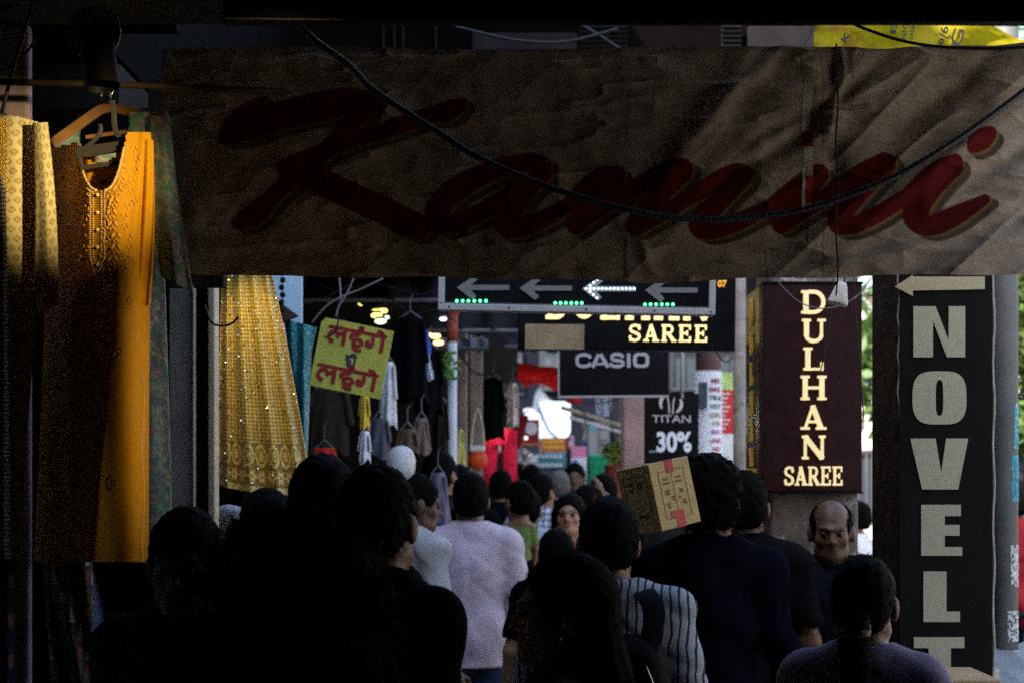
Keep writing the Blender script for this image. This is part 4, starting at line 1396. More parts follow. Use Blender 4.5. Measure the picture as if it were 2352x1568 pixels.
ld = bpy.data.lights.new('skirt_light', 'SPOT'); ld.energy = 3.2; ld.color = (1, .78, .36); ld.spot_size = R(70); ld.spot_blend = .8; ld.shadow_soft_size = .03
lo_ = bpy.data.objects.new('skirt_light', ld); COL.objects.link(lo_); lo_.parent = sl2; lo_.location = (0, 0, -.02); lo_.rotation_euler = (P(600, 1000, 5.6) - P(560, 430, 5.25)).to_track_quat('-Z', 'Y').to_euler()
M_GOLD = mat('gold_brocade', attr=True, rough=.48, metal=.15, var=.12, vscale=40, bump=.35, bscale=180, spec=.5, sheen=.2)
wsheet('cloth', sk, s_pos, 330, 330, M_GOLD, s_col)
vs, fs = [], []
rg = np.random.default_rng(5)
Us = rg.uniform(.03, .47, 700); Vs = rg.uniform(.1, .98, 700)
pp = s_pos(Us, Vs) - np.array(sk.location)
for p in pp:
    nrm = Vector((rg.normal() * .5, -1, rg.normal() * .5)).normalized(); t = nrm.orthogonal().normalized(); b = nrm.cross(t)
    o = len(vs); r_ = rg.uniform(.0014, .0032)
    c = Vector(p) + Vector((0, -.004, 0))
    vs += [c + (t * math.cos(k * math.pi / 3) + b * math.sin(k * math.pi / 3)) * r_ for k in range(6)]
    fs.append(tuple(range(o, o + 6)))
mb = MB(); mb.add(vs, fs); tag(mb.build('sequins', mat('sequin', (.95, .85, .55), rough=.12, metal=1, var=0), sk), kind='stuff')

tl = empty('teal_sequinned_blouse', P(690, 745, 6.3), label='teal sequinned blouse piece hanging between the gold skirt and the Hindi sign', cat='blouse')
def t_pos(U, V):
    v = 742 + 310 * V
    l, r = 652 + 42 * V, lerp_tab(v, [(742, 728), (800, 716), (1052, 706)])
    a = 2 * np.pi * U
    u = (l + r) / 2 - (r - l) / 2 * np.cos(a)
    return wpos(u, v + 10 * np.cos(a) * -1, 6.3 - .05 * np.sin(a) - .01 * np.sin(u / 5.))
def t_col(U, V):
    k = vnoise(U * 170, V * 200, 3)[..., None]
    return np.where(k > .86, np.array((.65, .75, .75)), np.array((.02, .17, .20)) * (.6 + k))
wsheet('cloth', tl, t_pos, 150, 170, mat('teal_sequin', attr=True, rough=.3, metal=.3, var=.2, bump=.3, bscale=300), t_col)
g = MB(); a = P(612, 560, 7.4); b = P(692, 742, 7.4); g.bbox((a.x, 7.4, b.z - .6), (b.x, 7.45, a.z))
tag(g.build('pale_blue_panel', mat('pale_blue_paint', (.45, .62, .72), rough=.5, var=.1)), 'pale blue wall panel showing above the teal blouse', 'panel')
bdr = empty('bead_string', P(648, 640, 6.2), label='string of dark wooden beads hanging right of the gold skirt', cat='beads')
bmesh_ = MB(); bmesh_.ell((0, 0, 0), (.011, .011, .012), 10, 8); bme = bmesh_.mesh('bead', True)
for k in range(7): link('bead', bme, _M['dark_wood'], bdr, (.002 * (-1) ** k, 0, .05 - k * .028))
mb = MB(); mb.tube([(0, 0, .3), (0, 0, -.16)], .0015, 5); mb.build('thread', M_CABLE, bdr)
g = MB(); k62 = 6.2 / FPX
g.poly([(-10 * k62, 22 * k62), (38 * k62, -14 * k62), (-14 * k62, -36 * k62)], -.02, .02)
tag(g.build('dark_pennant', mat('dark_red_felt', (.06, .03, .03)), None, loc=P(648, 712, 6.25), bevel=.004), 'dark triangular cloth pennant below the bead string', 'pennant')
g = empty('white_bundle', P(545, 1190, 5.8), label='pale folded cloth showing under the hem of the gold skirt', cat='cloth')
mb = MB(); mb.ell((-.03, 0, -.03), (.09, .06, .08), 18, 12); mb.ell((.10, .02, .0), (.06, .05, .05), 18, 12); mb.build('fold', mat('white_cotton', (.62, .62, .66), var=.15, bump=.5, bscale=25), g, True)

# ================================================================== SIGNS
# ------------------------------------------------------------------ yellow Hindi board
hs = empty('hindi_sign', P(807, 822, 6.7), (0, R(11.5), R(-8)), label='tilted yellow board hand-painted with red Hindi words', cat='sign')
k67 = 6.7 / FPX
mb = MB()
W_, H_ = 171 * k67, 158 * k67
ol = [(-W_ / 2 + .016, H_ / 2), (-W_ * .2, H_ / 2 + .002), (W_ / 2, H_ / 2 - .001), (W_ / 2, -H_ / 2), (-W_ / 2, -H_ / 2 - .001), (-W_ / 2, H_ / 2 - .02)]
mb.poly(ol, -.003, .003)
mb.build('board', mat('yellow_board', (.62, .60, .10), rough=.6, var=.16, vscale=9, dirt=((.36, .38, .08), 7, .6)), hs)
M_REDP = mat('red_paint', (.36, .028, .028), rough=.6, var=.25, vscale=30)
M_BLUEP = mat('navy_paint', (.03, .03, .10), rough=.6)
HIN = {
    'la': (1.0, [([(0, 1), (1.0, 1)], .13), ([(.86, 1), (.86, -.02)], .17), ([(.86, .52), (.74, .66), (.60, .60), (.50, .40)], .15), ([(.56, .52), (.44, .72), (.22, .70), (.10, .45), (.18, .18), (.38, .10)], .16)]),
    'ha': (.95, [([(0, 1), (.95, 1)], .13), ([(.55, 1), (.55, .80), (.25, .74), (.18, .56), (.36, .46), (.66, .50), (.78, .32), (.66, .14), (.42, .12), (.34, .24), (.46, .30)], .15), ([(.42, .12), (.40, -.06), (.62, -.16), (.80, -.12)], .13)]),
    'n': (0, [([(-.42, 1.20), (-.34, 1.30), (-.24, 1.20), (-.34, 1.12), (-.42, 1.20)], .14)]),
    'ga': (1.0, [([(0, 1), (1.0, 1)], .13), ([(.30, 1), (.34, .50), (.26, .25), (.08, .28), (.06, .44), (.20, .50)], .16), ([(.82, 1), (.82, -.02)], .17)]),
    'e': (0, [([(-.18, 1.02), (-.28, 1.20), (-.52, 1.28)], .14)]),
    'ii': (.5, [([(0, 1), (.5, 1)], .13), ([(.28, 1), (.28, -.02)], .16), ([(.28, 1.02), (.2, 1.26), (-.1, 1.30), (-.34, 1.06)], .12)]),
}
def hindi(seq, x, z, w, h, m):
    tot = sum(HIN[s][0] for s in seq)
    kx = w / tot
    for s in seq:
        mb = MB()
        for i, (pl, wd) in enumerate(HIN[s][1]):
            pts = smooth([(a, b, 0) for a, b in pl], 4) if len(pl) > 2 else pl
            mb.stroke([(x + p[0] * kx, z + p[1] * h) for p in pts], wd * 1.3 * (kx + h) / 2, -.0062 - .0003 * i, -.0035)
        mb.build('painted_letter', m, hs)
        x += HIN[s][0] * kx
hindi(['la', 'ha', 'n', 'ga', 'e'], -66 * k67, 26 * k67, 140 * k67, 36 * k67, M_REDP)
hindi(['la', 'ha', 'n', 'ga', 'e'], -74 * k67, -64 * k67, 146 * k67, 36 * k67, M_REDP)
hindi(['ha', 'ii'], -14 * k67, -16 * k67, 28 * k67, 20 * k67, M_BLUEP)
M_TWIG = mat('galvanised_wire', (.22, .20, .19), rough=.5, metal=.4)
for q, lb in (([(716, 742), (748, 705), (785, 682), (830, 664), (880, 640)], 'long bent wire rising right above the Hindi sign'), ([(772, 728), (778, 704), (796, 676), (812, 640)], 'short straight wire holding the top of the Hindi sign'), ([(783, 690), (781, 660), (778, 630)], 'thin upright wire above the Hindi sign')):
    cable('hook_wire', q, 6.6, .0045, lb, M_TWIG, 'wire')
cable('wire', [(745, 775), (768, 765), (776, 742), (774, 728)], 6.62, .003, 'black wire looped over the top left corner of the Hindi sign')

# ------------------------------------------------------------------ LED arrow board
k63 = 6.3 / FPX
ab = empty('arrow_board', P(1325, 655, 6.3), (0, R(1.1), 0), label='pale framed LED board with four left arrows and rows of green lights', cat='sign')
def A(u, v): return ((u - 1325) * k63, (655 - v + (u - 1325) * .0192) * k63)
HWb, HTb, HBb = 318 * k63, 62 * k63, -64 * k63
mb = MB(); mb.bbox((-HWb + .02, 0, HBb + .02), (HWb - .02, .05, HTb - .02)); mb.build('panel', M_BLACK, ab)
M_ALU = mat('grey_aluminium', (.42, .40, .38), rough=.5, metal=.1, var=.12)
fw = 15 * k63
for lo, hi in (((-HWb, -.02, HBb), (HWb, .06, HBb + fw)), ((-HWb, -.02, HTb - fw), (HWb, .06, HTb)), ((-HWb, -.0195, HBb + fw + .0005), (-HWb + fw, .06, HTb - fw - .0005)), ((HWb - fw, -.0195, HBb + fw + .0005), (HWb, .06, HTb - fw - .0005))):
    mb = MB(); mb.bbox(lo, hi); mb.build('frame_bar', M_ALU, ab, bevel=.003)
mb = MB(); mb.bbox((-HWb + fw, -.012, HBb + fw + .001), (HWb - fw, -.006, HBb + fw + .006)); mb.build('glazing_bead', mat('dull_metal', (.12, .12, .12), rough=.4), ab)
sm = MB(); sm.ell((0, 0, 0), (.0038, .003, .0038), 8, 6); sme = sm.mesh('screw', True)
for u in (1033, 1170, 1347, 1504, 1633): link('screw', sme, M_BLACK, ab, (A(u, 0)[0], -.021, HBb + fw * .5))
M_ARW = mat('grey_acrylic', (.20, .19, .18), rough=.4, var=.06)
M_ARWL = mat('lit_acrylic', (.22, .25, .26), rough=.4, var=.05, emit=(.55, .75, .85), estr=.03)
def arrow(u0, u1, v, m, name='arrow'):
    mb = MB()
    mb.poly([A(u0, v), A(u0 + 40, v - 27), A(u0 + 48, v - 18), A(u0 + 33, v - 6), A(u1, v - 5.5), A(u1, v + 6), A(u0 + 33, v + 6), A(u0 + 46, v + 20), A(u0 + 36, v + 27)], -.006, -.001)
    return mb.build(name, m, ab)
arrow(1049, 1170, 661, M_ARW); arrow(1193, 1314, 662.5, M_ARW); lit = arrow(1337, 1460, 664, M_ARWL); lit['label'] = 'lit arrow with white lights'; arrow(1481, 1602, 667, M_ARW)
lm = MB(); lm.ell((0, 0, 0), (.0056, .004, .0056), 8, 6); gme = lm.mesh('led', True); lm2 = MB(); lm2.ell((0, 0, 0), (.0034, .003, .0034), 8, 6); wme = lm2.mesh('led', True)
gme.materials.append(mat('green_led', (.1, .8, .3), emit=(.06, 1.0, .28), estr=7, var=0)); wme.materials.append(mat('white_led', (.9, .95, 1), emit=(.8, .95, 1), estr=7, var=0))
for a, b, v in ((1050, 1117, 692), (1276, 1337, 697), (1482, 1546, 700)):
    for i in range(6):
        x, z = A(a + (b - a) * i / 5, v); link('led', gme, None, ab, (x, -.008, z))
for i in range(13):
    x, z = A(1346 + i * 9.2, 664); link('led', wme, None, ab, (x, -.010, z))
for i in range(3):
    for s_ in (-1, 1):
        x, z = A(1355 + i * 8, 664 + s_ * (7 + i * 7)); link('led', wme, None, ab, (x, -.010, z))

# ------------------------------------------------------------------ lit black shop fascia behind it
k72 = 7.2 / FPX
M_LIT = mat('lit_letter', (1, .9, .6), emit=(1.0, .72, .19), estr=1.15, var=0)
fs_ = empty('saree_fascia', P(1440, 700, 7.2), (0, R(.6), 0), label='long black fascia with lit yellow letters above the lane', cat='sign')
def Fp(u, v): return ((u - 1440) * k72, (700 - v) * k72)
mb = MB(); a, b = Fp(1190, 803), Fp(1690, 590); mb.bbox((a[0], 0, a[1]), (b[0], .12, b[1])); mb.build('board', M_BLACK, fs_, bevel=.005)
def word_slab(word, u0, u1, v0, v1, Fx, parent, m, y0, gap=.14, name='letter'):
    ws = [slab(c)[0] for c in word]
    tot = sum(ws) + gap * (len(word) - 1)
    u = u0
    for c, w in zip(word, ws):
        wu = (u1 - u0) * w / tot
        mb = MB(); x, z = Fx(u, v1); x2, z2 = Fx(u + wu, v0)
        slab_letter(mb, c, x, z, x2 - x, z2 - z, y0, y0 + .012)
        mb.build(name, m, parent)
        u += wu + (u1 - u0) * gap / tot
word_slab('DULHAN', 1252, 1628, 655, 735, Fp, fs_, M_LIT, -.014)
word_slab('SAREE', 1444, 1627, 745, 784, Fp, fs_, M_LIT, -.014)
x, z = Fp(1658, 650); text_obj('number', '07', 20 * k72, 16 * k72, mat('amber_print', (1, .5, .05), emit=(1, .40, .03), estr=.8, var=0), fs_, (x, -.004, z), bold=.02)
cb = empty('cardboard_sheet', P(1274, 773, 7.1), (0, R(.5), 0), label='plain brown cardboard sheet fixed on the left of the black fascia', cat='cardboard')
def cbp(U, V): return np.stack([(-67 + 134 * U) * k72, -.004 * np.sin(U * 9 + V * 3) - .006 * (U > .93) * (U - .93) * 20, (28 - 56 * V) * k72], -1)
sheet('sheet', cbp, 40, 20, mat('cardboard', (.40, .28, .15), rough=.85, var=.15, vscale=14, bump=.2), cb)

# ------------------------------------------------------------------ dark red box sign round the plastered column
def column(name, u0, u1, d, dep, label, m, z1=2.815):
    a, b = P(u0, 0, d).x, P(u1, 0, d).x
    g = MB(); g.bbox((a, d, 0), (b, d + dep, z1)); return tag(g.build(name, m, None, bevel=.012), label, 'column')
M_PEEL = mat('peeling_plaster', (.17, .135, .11), rough=.9, var=.5, vscale=6, bump=.8, bscale=28, dirt=((.50, .47, .42), 7, .56))
column('plaster_column', 1768, 1972, 6.30, .36, 'peeling grey plaster column under the tall dark red sign', M_PEEL, 2.80)
k62 = 6.2 / FPX
ds = empty('vertical_saree_sign', P(1866, 890, 6.2), label='tall dark red box sign with cream letters running down it', cat='sign')
def D(u, v): return ((u - 1866) * k62, (890 - v) * k62)
M_MAR = mat('dark_red_panel', (.027, .0085, .009), rough=.5, var=.25, vscale=12, spec=.1, dirt=((.075, .045, .038), 16, .64))
a, b = D(1752, 1128), D(1980, 652)
mb = MB(); mb.bbox((a[0], 0, a[1]), (b[0], .095, b[1])); mb.build('front_panel', M_MAR, ds, bevel=.003)
mb = MB(); mb.bbox((a[0] + .002, .0955, a[1]), (a[0] + .03, .46, b[1])); sp = mb.build('side_panel', mat('black_gloss', (.006, .005, .004), rough=.3, spec=.15, var=.1), ds)
mb = MB(); mb.bbox((b[0] - .03, .0955, a[1]), (b[0] - .002, .46, b[1])); mb.build('side_panel', M_MAR, ds)
for (z0, z1) in ((a[1] - .008, a[1] - .0005), (b[1] + .0005, b[1] + .008)):
    mb = MB(); mb.bbox((a[0] - .004, -.006, z0), (b[0] + .004, .1, z1)); mb.build('trim', M_BLACK, ds)
M_LETC = mat('cream_lit_letter', (.85, .72, .40), rough=.4, emit=(1.0, .80, .36), estr=.55, var=0)
for c, u0, u1, v0, v1 in (('D', 1838, 1897, 668, 721), ('U', 1840, 1897, 733, 788), ('L', 1843, 1893, 798, 850), ('H', 1837, 1898, 862, 918), ('A', 1838, 1897, 930, 986), ('N', 1840, 1896, 999, 1054)):
    mb = MB(); x, z = D(u0, v1); x2, z2 = D(u1, v0); slab_letter(mb, c, x, z, x2 - x, z2 - z, -.014, -.001); mb.build('letter', M_LETC, ds)
word_slab('SAREE', 1800, 1936, 1070, 1114, D, ds, M_LETC, -.014, .06)
M_GLET = mat('gold_letter', (.40, .26, .04), rough=.5, var=.1, emit=(.8, .5, .06), estr=.10)
for c, v0, v1 in (('D', 668, 735), ('U', 750, 805), ('L', 820, 875), ('H', 890, 945), ('A', 955, 1010), ('N', 1025, 1070)):      # letters on the left flank
    mb = MB(); zz = D(0, v1)[1]; slab_letter(mb, c, -.03, zz, .06, D(0, v0)[1] - zz, -.008, 0)
    o = mb.build('side_letter', M_GLET, ds, loc=(a[0] + .001, .28, 0), rot=(0, 0, R(-90)))
zz = D(0, 1106)[1]; x = -.12
for c in 'SAREE':
    mb = MB(); slab_letter(mb, c, x, zz, .042, .05, -.008, 0); x += .048; mb.build('side_letter', M_GLET, ds, loc=(a[0] + .001, .28, 0), rot=(0, 0, R(-90)))

bl = empty('hanging_bulb', P(1928, 678, 5.6), (0, R(14), 0), label='white bulb shade hanging on a wire before the dark red sign', cat='lamp')
mb = MB(); mb.tube([(0, 0, .045), (0, 0, .03), (0, 0, -.025), (0, 0, -.033)], [.012, .02, .035, .034], 18); mb.build('shade', mat('white_enamel', (.62, .6, .55), rough=.4), bl, True)
mb = MB(); mb.tube([(0, 0, .3), (.004, 0, .045)], .003, 6); mb.build('flex', M_CABLE, bl)
cable('wire', [(1780, 640), (1830, 690), (1880, 708), (1930, 702), (1975, 675), (2000, 640)], 5.7, .0022, 'thin pale wire drooping in an arc over the top of the dark red sign', _M['galvanised_wire'])
cable('wire', [(1915, 630), (1908, 720), (1898, 790), (1885, 850)], 5.72, .002, 'thin dark wire trailing down the dark red sign')
cable('wire', [(1960, 640), (1968, 760), (1978, 880), (1984, 960)], 5.72, .002, 'thin dark wire along the right edge of the dark red sign')

# ------------------------------------------------------------------ black column with big grey letters
k50 = 5.0 / FPX
M_WOODC = mat('dark_streaked_wood', (.03, .02, .013), rough=.7, var=.6, vscale=14, spec=.08)
column('sign_column', 2064, 2272, 5.02, .38, 'dark column carrying the black board of tall grey letters', M_WOODC)
ns = empty('vertical_novelty_sign', P(2165, 1100, 5.0), label='black board with a left arrow and big grey block letters down the column', cat='sign')
def Nn(u, v): return ((u - 2165) * k50, (1100 - v) * k50)
a, b = Nn(2066, 1720), Nn(2279, 560)
mb = MB(); mb.bbox((a[0], 0, a[1]), (b[0], .016, b[1])); mb.build('board', mat('black_board', (.007, .0065, .0055), rough=.6, var=.3, vscale=5, spec=.06, dirt=((.022, .02, .018), 9, .66)), ns)
M_RIM = mat('worn_metal_rim', (.22, .21, .20), rough=.45, metal=.3, var=.4, vscale=25)
mb = MB(); mb.tube([Vector((b[0] + .004 + .003 * math.sin(k * 1.3), .004, a[1] + (b[1] - a[1]) * k / 30)) for k in range(31)], .005, 6); mb.build('edge_rim', M_RIM, ns, True)
mb = MB(); mb.tube([Vector((a[0] - .002 + .004 * math.sin(k * 2.1), .004, Nn(0, 960)[1] + (Nn(0, 560)[1] - Nn(0, 960)[1]) * k / 14)) for k in range(15)], .003, 6); mb.build('edge_rim', M_RIM, ns, True)
M_SILV = mat('grey_vinyl', (.37, .35, .24), rough=.55, var=.07, vscale=60, dirt=((.28, .265, .18), 30, .60))
def npoly(pts, m=M_SILV, y0=-.005):
    mb = MB(); mb.poly([Nn(*p) for p in pts], y0, -.0005); return mb.build('letter', m, ns)
npoly([(2054, 659), (2096, 632), (2096, 636), (2261, 636), (2261, 665), (2096, 668), (2096, 681)], mat('beige_vinyl', (.40, .34, .20), rough=.55, var=.08, vscale=40)).name = 'arrow'
npoly([(2097, 820), (2097, 704), (2148, 704), (2178, 782), (2178, 704), (2216, 704), (2216, 820), (2174, 820), (2142, 738), (2142, 820)])
mb = MB(); o_, i_ = [], []
for k in range(48):
    t = 2 * math.pi * k / 48; c, s_ = math.cos(t), math.sin(t)
    o_.append(Nn(2157 + 62 * math.copysign(abs(c) ** .55, c), 913 + 61 * math.copysign(abs(s_) ** .7, s_)))
    i_.append(Nn(2157 + 8.5 * math.copysign(abs(c) ** .8, c), 913 + 41 * math.copysign(abs(s_) ** .45, s_)))
mb.ring(o_, i_, -.005, -.0005); mb.build('letter', M_SILV, ns)
npoly([(2090, 1006), (2148, 1006), (2161, 1085), (2172, 1006), (2223, 1006), (2200, 1123), (2117, 1123)])
npoly([(2115, 1158), (2206, 1158), (2206, 1184), (2169, 1184), (2169, 1204), (2203, 1204), (2203, 1229), (2169, 1229), (2169, 1255), (2209, 1255), (2209, 1275), (2115, 1275)])
npoly([(2120, 1311), (2173, 1311), (2173, 1403), (2204, 1403), (2204, 1427), (2120, 1427)])
npoly([(2098, 1462), (2214, 1462), (2214, 1487), (2183, 1487), (2183, 1580), (2132, 1580), (2132, 1487), (2098, 1487)])
npoly([(2095, 1615), (2140, 1615), (2157, 1660), (2174, 1615), (2219, 1615), (2181, 1690), (2181, 1715), (2133, 1715), (2133, 1690)])
bx = MB(); q = P(2205, 1545, 4.75); bx.bbox((q.x - .10, 4.6, .9), (q.x + .075, 4.9, q.z)); bx.build
tag(bx.build('carton', _M['cardboard'], None, bevel=.004), 'brown carton standing at the foot of the column with grey letters', 'box')

# ------------------------------------------------------------------ right-hand pole and sheet
pl = empty('street_pole', P(2311, 1100, 5.8), label='pale grey steel pole with torn teal stickers at the right', cat='pole')
M_POLE = mat('weathered_pole', (.11, .11, .10), rough=.6, var=.2, vscale=7, dirt=((.05, .05, .05), 9, .60))
mb = MB(); mb.tube([(0, 0, -pl.location.z), (0, 0, 0), (0, 0, 3.2)], .041, 28); mb.build('shaft', M_POLE, pl, True)
k58 = 5.8 / FPX
def wrap(a0, a1, v0, v1, m, name, rag=0.12, seed=1):
    vs, fs = [], []
    n = 14; nz = 16
    rr = random.Random(seed)
    cells = {}
    for j in range(nz + 1):
        for i in range(n + 1):
            a = R(a0 + (a1 - a0) * i / n) + (rr.uniform(-.05, .05) if i in (0, n) else 0)
            z = (1100 - (v0 + (v1 - v0) * j / nz)) * k58
            vs.append((.0422 * math.sin(a), -.0422 * math.cos(a), z))
    for j in range(nz):
        for i in range(n):
            if rr.random() > rag: fs.append((j * (n + 1) + i, j * (n + 1) + i + 1, (j + 1) * (n + 1) + i + 1, (j + 1) * (n + 1) + i))
    mb = MB(); mb.add(vs, fs); return mb.build(name, m, pl, True)
M_TEAL = mat('teal_paper', (.03, .30, .36), rough=.6, var=.3, vscale=40, dirt=((.5, .55, .55), 45, .56))
M_PAP = mat('torn_paper', (.50, .50, .47), rough=.8, var=.3, vscale=30, dirt=((.12, .12, .11), 30, .55))
wrap(25, 85, 925, 1030, M_TEAL, 'sticker', .15, 1); wrap(10, 80, 1045, 1150, M_TEAL, 'sticker', .18, 2); wrap(5, 85, 1250, 1345, M_PAP, 'torn_poster', .2, 3); wrap(-10, 85, 1400, 1470, M_PAP, 'torn_poster', .3, 4); wrap(15, 90, 1490, 1560, M_PAP, 'torn_poster', .15, 5)
g = empty('plastic_sheet', P(2330, 1525, 5.4), label='pale plastic sheet roof of a stall at the bottom right corner', cat='sheet')
sheet('sheet', lambda U, V: np.stack([-.09 + .5 * U, -.06 + .5 * V, .0 + .05 * U - .11 * (1 - V) + .008 * np.sin(U * 20 + V * 9)], -1), 40, 30, mat('pale_plastic', (.32, .35, .36), rough=.3, var=.15, trans=.3), g)
for x in (-.05, .36):
    mb = MB(); mb.bbox((x, .1, -g.location.z), (x + .03, .13, -.03)); mb.build('leg', M_CREAM, g)

# ================================================================== BEYOND THE BANNER
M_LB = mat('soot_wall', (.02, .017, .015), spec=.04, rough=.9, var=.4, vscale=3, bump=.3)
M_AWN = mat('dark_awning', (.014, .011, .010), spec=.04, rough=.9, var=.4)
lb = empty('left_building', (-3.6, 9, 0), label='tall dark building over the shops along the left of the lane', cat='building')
mb = MB(); mb.bbox((0, -17, 3.02), (2.3, 16, 7.3)); mb.build('upper_wall', mat('near_black_wall', (.0018, .0015, .0014), rough=.9, var=.4, vscale=3, spec=.02), lb)  # much darker than the other walls of this building
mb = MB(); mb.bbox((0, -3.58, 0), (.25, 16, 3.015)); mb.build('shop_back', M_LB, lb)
mb = MB(); mb.bbox((.3, -3.58, 2.82), (2.3, 16, 3.0)); mb.bbox((2.305, -1.4, 2.83), (3.2, 16, 2.95)); mb.build('canopy_slab', M_LB, lb)  # second slab added to keep light off the hung clothes
lr = empty('added_lane_roof', (.6, 17, 3.05), label='low dark sheet roof added to darken the lane behind the hanging trousers', cat='roof')  # roof added to shade the far lane
sheet('roofing', lambda U, V: np.stack([-1.0 + 2.2 * U, -2.2 + 2.6 * V, .06 * np.sin(U * 60) + .1 * np.sin(V * 5)], -1), 120, 20, M_AWN, lr)
for k in range(2):
    mb = MB(); mb.bbox((-1.0, -2.0 + 2.0 * k, .18), (1.2, -1.92 + 2.0 * k, .26)); mb.build('rafter', M_LB, lr)
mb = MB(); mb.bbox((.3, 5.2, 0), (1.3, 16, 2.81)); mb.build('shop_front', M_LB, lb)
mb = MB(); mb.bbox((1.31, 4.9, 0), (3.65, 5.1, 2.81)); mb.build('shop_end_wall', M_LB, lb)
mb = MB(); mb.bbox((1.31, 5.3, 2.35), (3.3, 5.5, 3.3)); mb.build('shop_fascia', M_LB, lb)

def awning(u0, u1, v0, v1, d, dep, label, m=M_AWN, sag=.03):
    r = empty('awning', P((u0 + u1) / 2, (v0 + v1) / 2, d), label=label, cat='awning')
    w, h = (u1 - u0) * d / FPX, (v1 - v0) * d / FPX
    sheet('cloth', lambda U, V: np.stack([(U - .5) * w, dep * (1 - V) + .02 * np.sin(U * 17), (.5 - V) * h - sag * np.sin(U * 9.4) ** 2 * V + .01 * np.sin(U * 23)], -1), 40, 12, m, r)
    mb = MB(); mb.tube([(-w / 2, 0, -h / 2), (w / 2, 0, -h / 2)], .012, 8); mb.build('rod', _M['dull_metal'], r)
    return r
awning(690, 1010, 560, 690, 9.3, .8, 'black awning over the shop interior behind the Hindi sign')
awning(985, 1215, 620, 760, 10.2, .9, 'black awning behind the left end of the arrow board')
awning(1160, 1370, 690, 796, 11.0, 1.2, 'dark awning left of the black watch sign')
awning(1640, 1765, 560, 770, 9.0, .6, 'dark awning between the fascia and the tall dark red sign')

# red tarp
rt = empty('red_tarpaulin', P(1215, 850, 14.0), label='glowing red plastic tarpaulin under the awning left of the watch sign', cat='tarpaulin')
k14 = 14 / FPX
def red_pos(U, V):
    x = (-95 + 215 * U) * k14
    z = (48 - 18 * U - (70 + 30 * U) * V) * k14 + .05 * (fbm(U * 6, V * 4, 3, 3) - .5) - .05 * np.sin(U * 8) * V
    y = 1.4 - 1.6 * V + .12 * fbm(U * 8, V * 5, 1, 3)
    return np.stack([x, y, z], -1)
sheet('plastic', red_pos, 90, 50, mat('red_plastic', (.72, .014, .008), rough=.35, var=.6, vscale=4, trans=.6, spec=.3), rt)

# posts and pillars of the lane
def post(u0, u1, v0, d, m, label, name='post', cat='post'):
    a, b = P(u0, v0, d), P(u1, v0, d)
    o = empty(name, ((a.x + b.x) / 2, d, 0), label=label, cat=cat)
    mb = MB(); r = (b.x - a.x) / 2; mb.tube([(0, 0, 0), (0, 0, a.z * .5), (0, 0, a.z)], r, 20); mb.build('shaft', m, o, True)
    return o
M_PPOST = mat('pale_painted_post', (.55, .55, .55), rough=.5, var=.12, vscale=6)
wp = post(1028, 1050, 785, 10.0, M_PPOST, 'pale grey post rising behind the hanging dark garments')
mb = MB(); z = P(0, 785, 10).z; mb.tube([(0, 0, z + .001), (0, 0, z + .17)], .034, 16); mb.ell((0, 0, z + .2), (.05, .05, .05), 14, 10); mb.build('cap', mat('rust_red', (.25, .05, .03), rough=.6, var=.3), wp, True)
lf = empty('green_sprig', P(1033, 832, 9.9), label='small green leafy sprig tied to the pale post', cat='plant')
mb = MB()
for k in range(14):
    a = k * 2.4; q = Vector((.05 * math.cos(a) * (k % 3 + 1) / 3, .02 * math.sin(a), -.012 * k + .06)); mb.ell(q, (.028, .004, .011), 8, 4, Matrix.Rotation(a, 3, 'Y'))
mb.build('leaf', mat('sprig_leaf', (.10, .26, .03), rough=.5, var=.3, trans=.3), lf, True)
M_BPOST = mat('mottled_post', (.22, .19, .16), rough=.75, var=.35, vscale=10, dirt=((.09, .06, .06), 8, .58))
post(1684, 1713, 600, 8.5, M_BPOST, 'mottled beige post between the menu pillar and the dark red sign')
M_WPIL = mat('brown_pillar', (.26, .20, .17), rough=.85, var=.3)
for (u0, u1, v0, d, lb_) in ((1052, 1072, 760, 11.2, 'narrow brown pillar just right of the pale post'), (1078, 1108, 770, 12.0, 'dim brown pillar second right of the pale post')):
    a, b = P(u0, v0, d), P(u1, v0, d); g = MB(); g.bbox((a.x, d, 0), (b.x, d + .2, a.z)); tag(g.build('pillar', M_WPIL, None, bevel=.01), lb_, 'pillar')
a, b = P(1432, 640, 12.6), P(1480, 640, 12.6); g = MB(); g.bbox((a.x, 12.6, 0), (b.x, 12.95, a.z)); tag(g.build('pillar', mat('pinkish_pillar', (.34, .22, .20), rough=.85, var=.25, vscale=5, bump=.3), None, bevel=.012), 'broad pinkish brown pillar left of the watch posters', 'pillar')

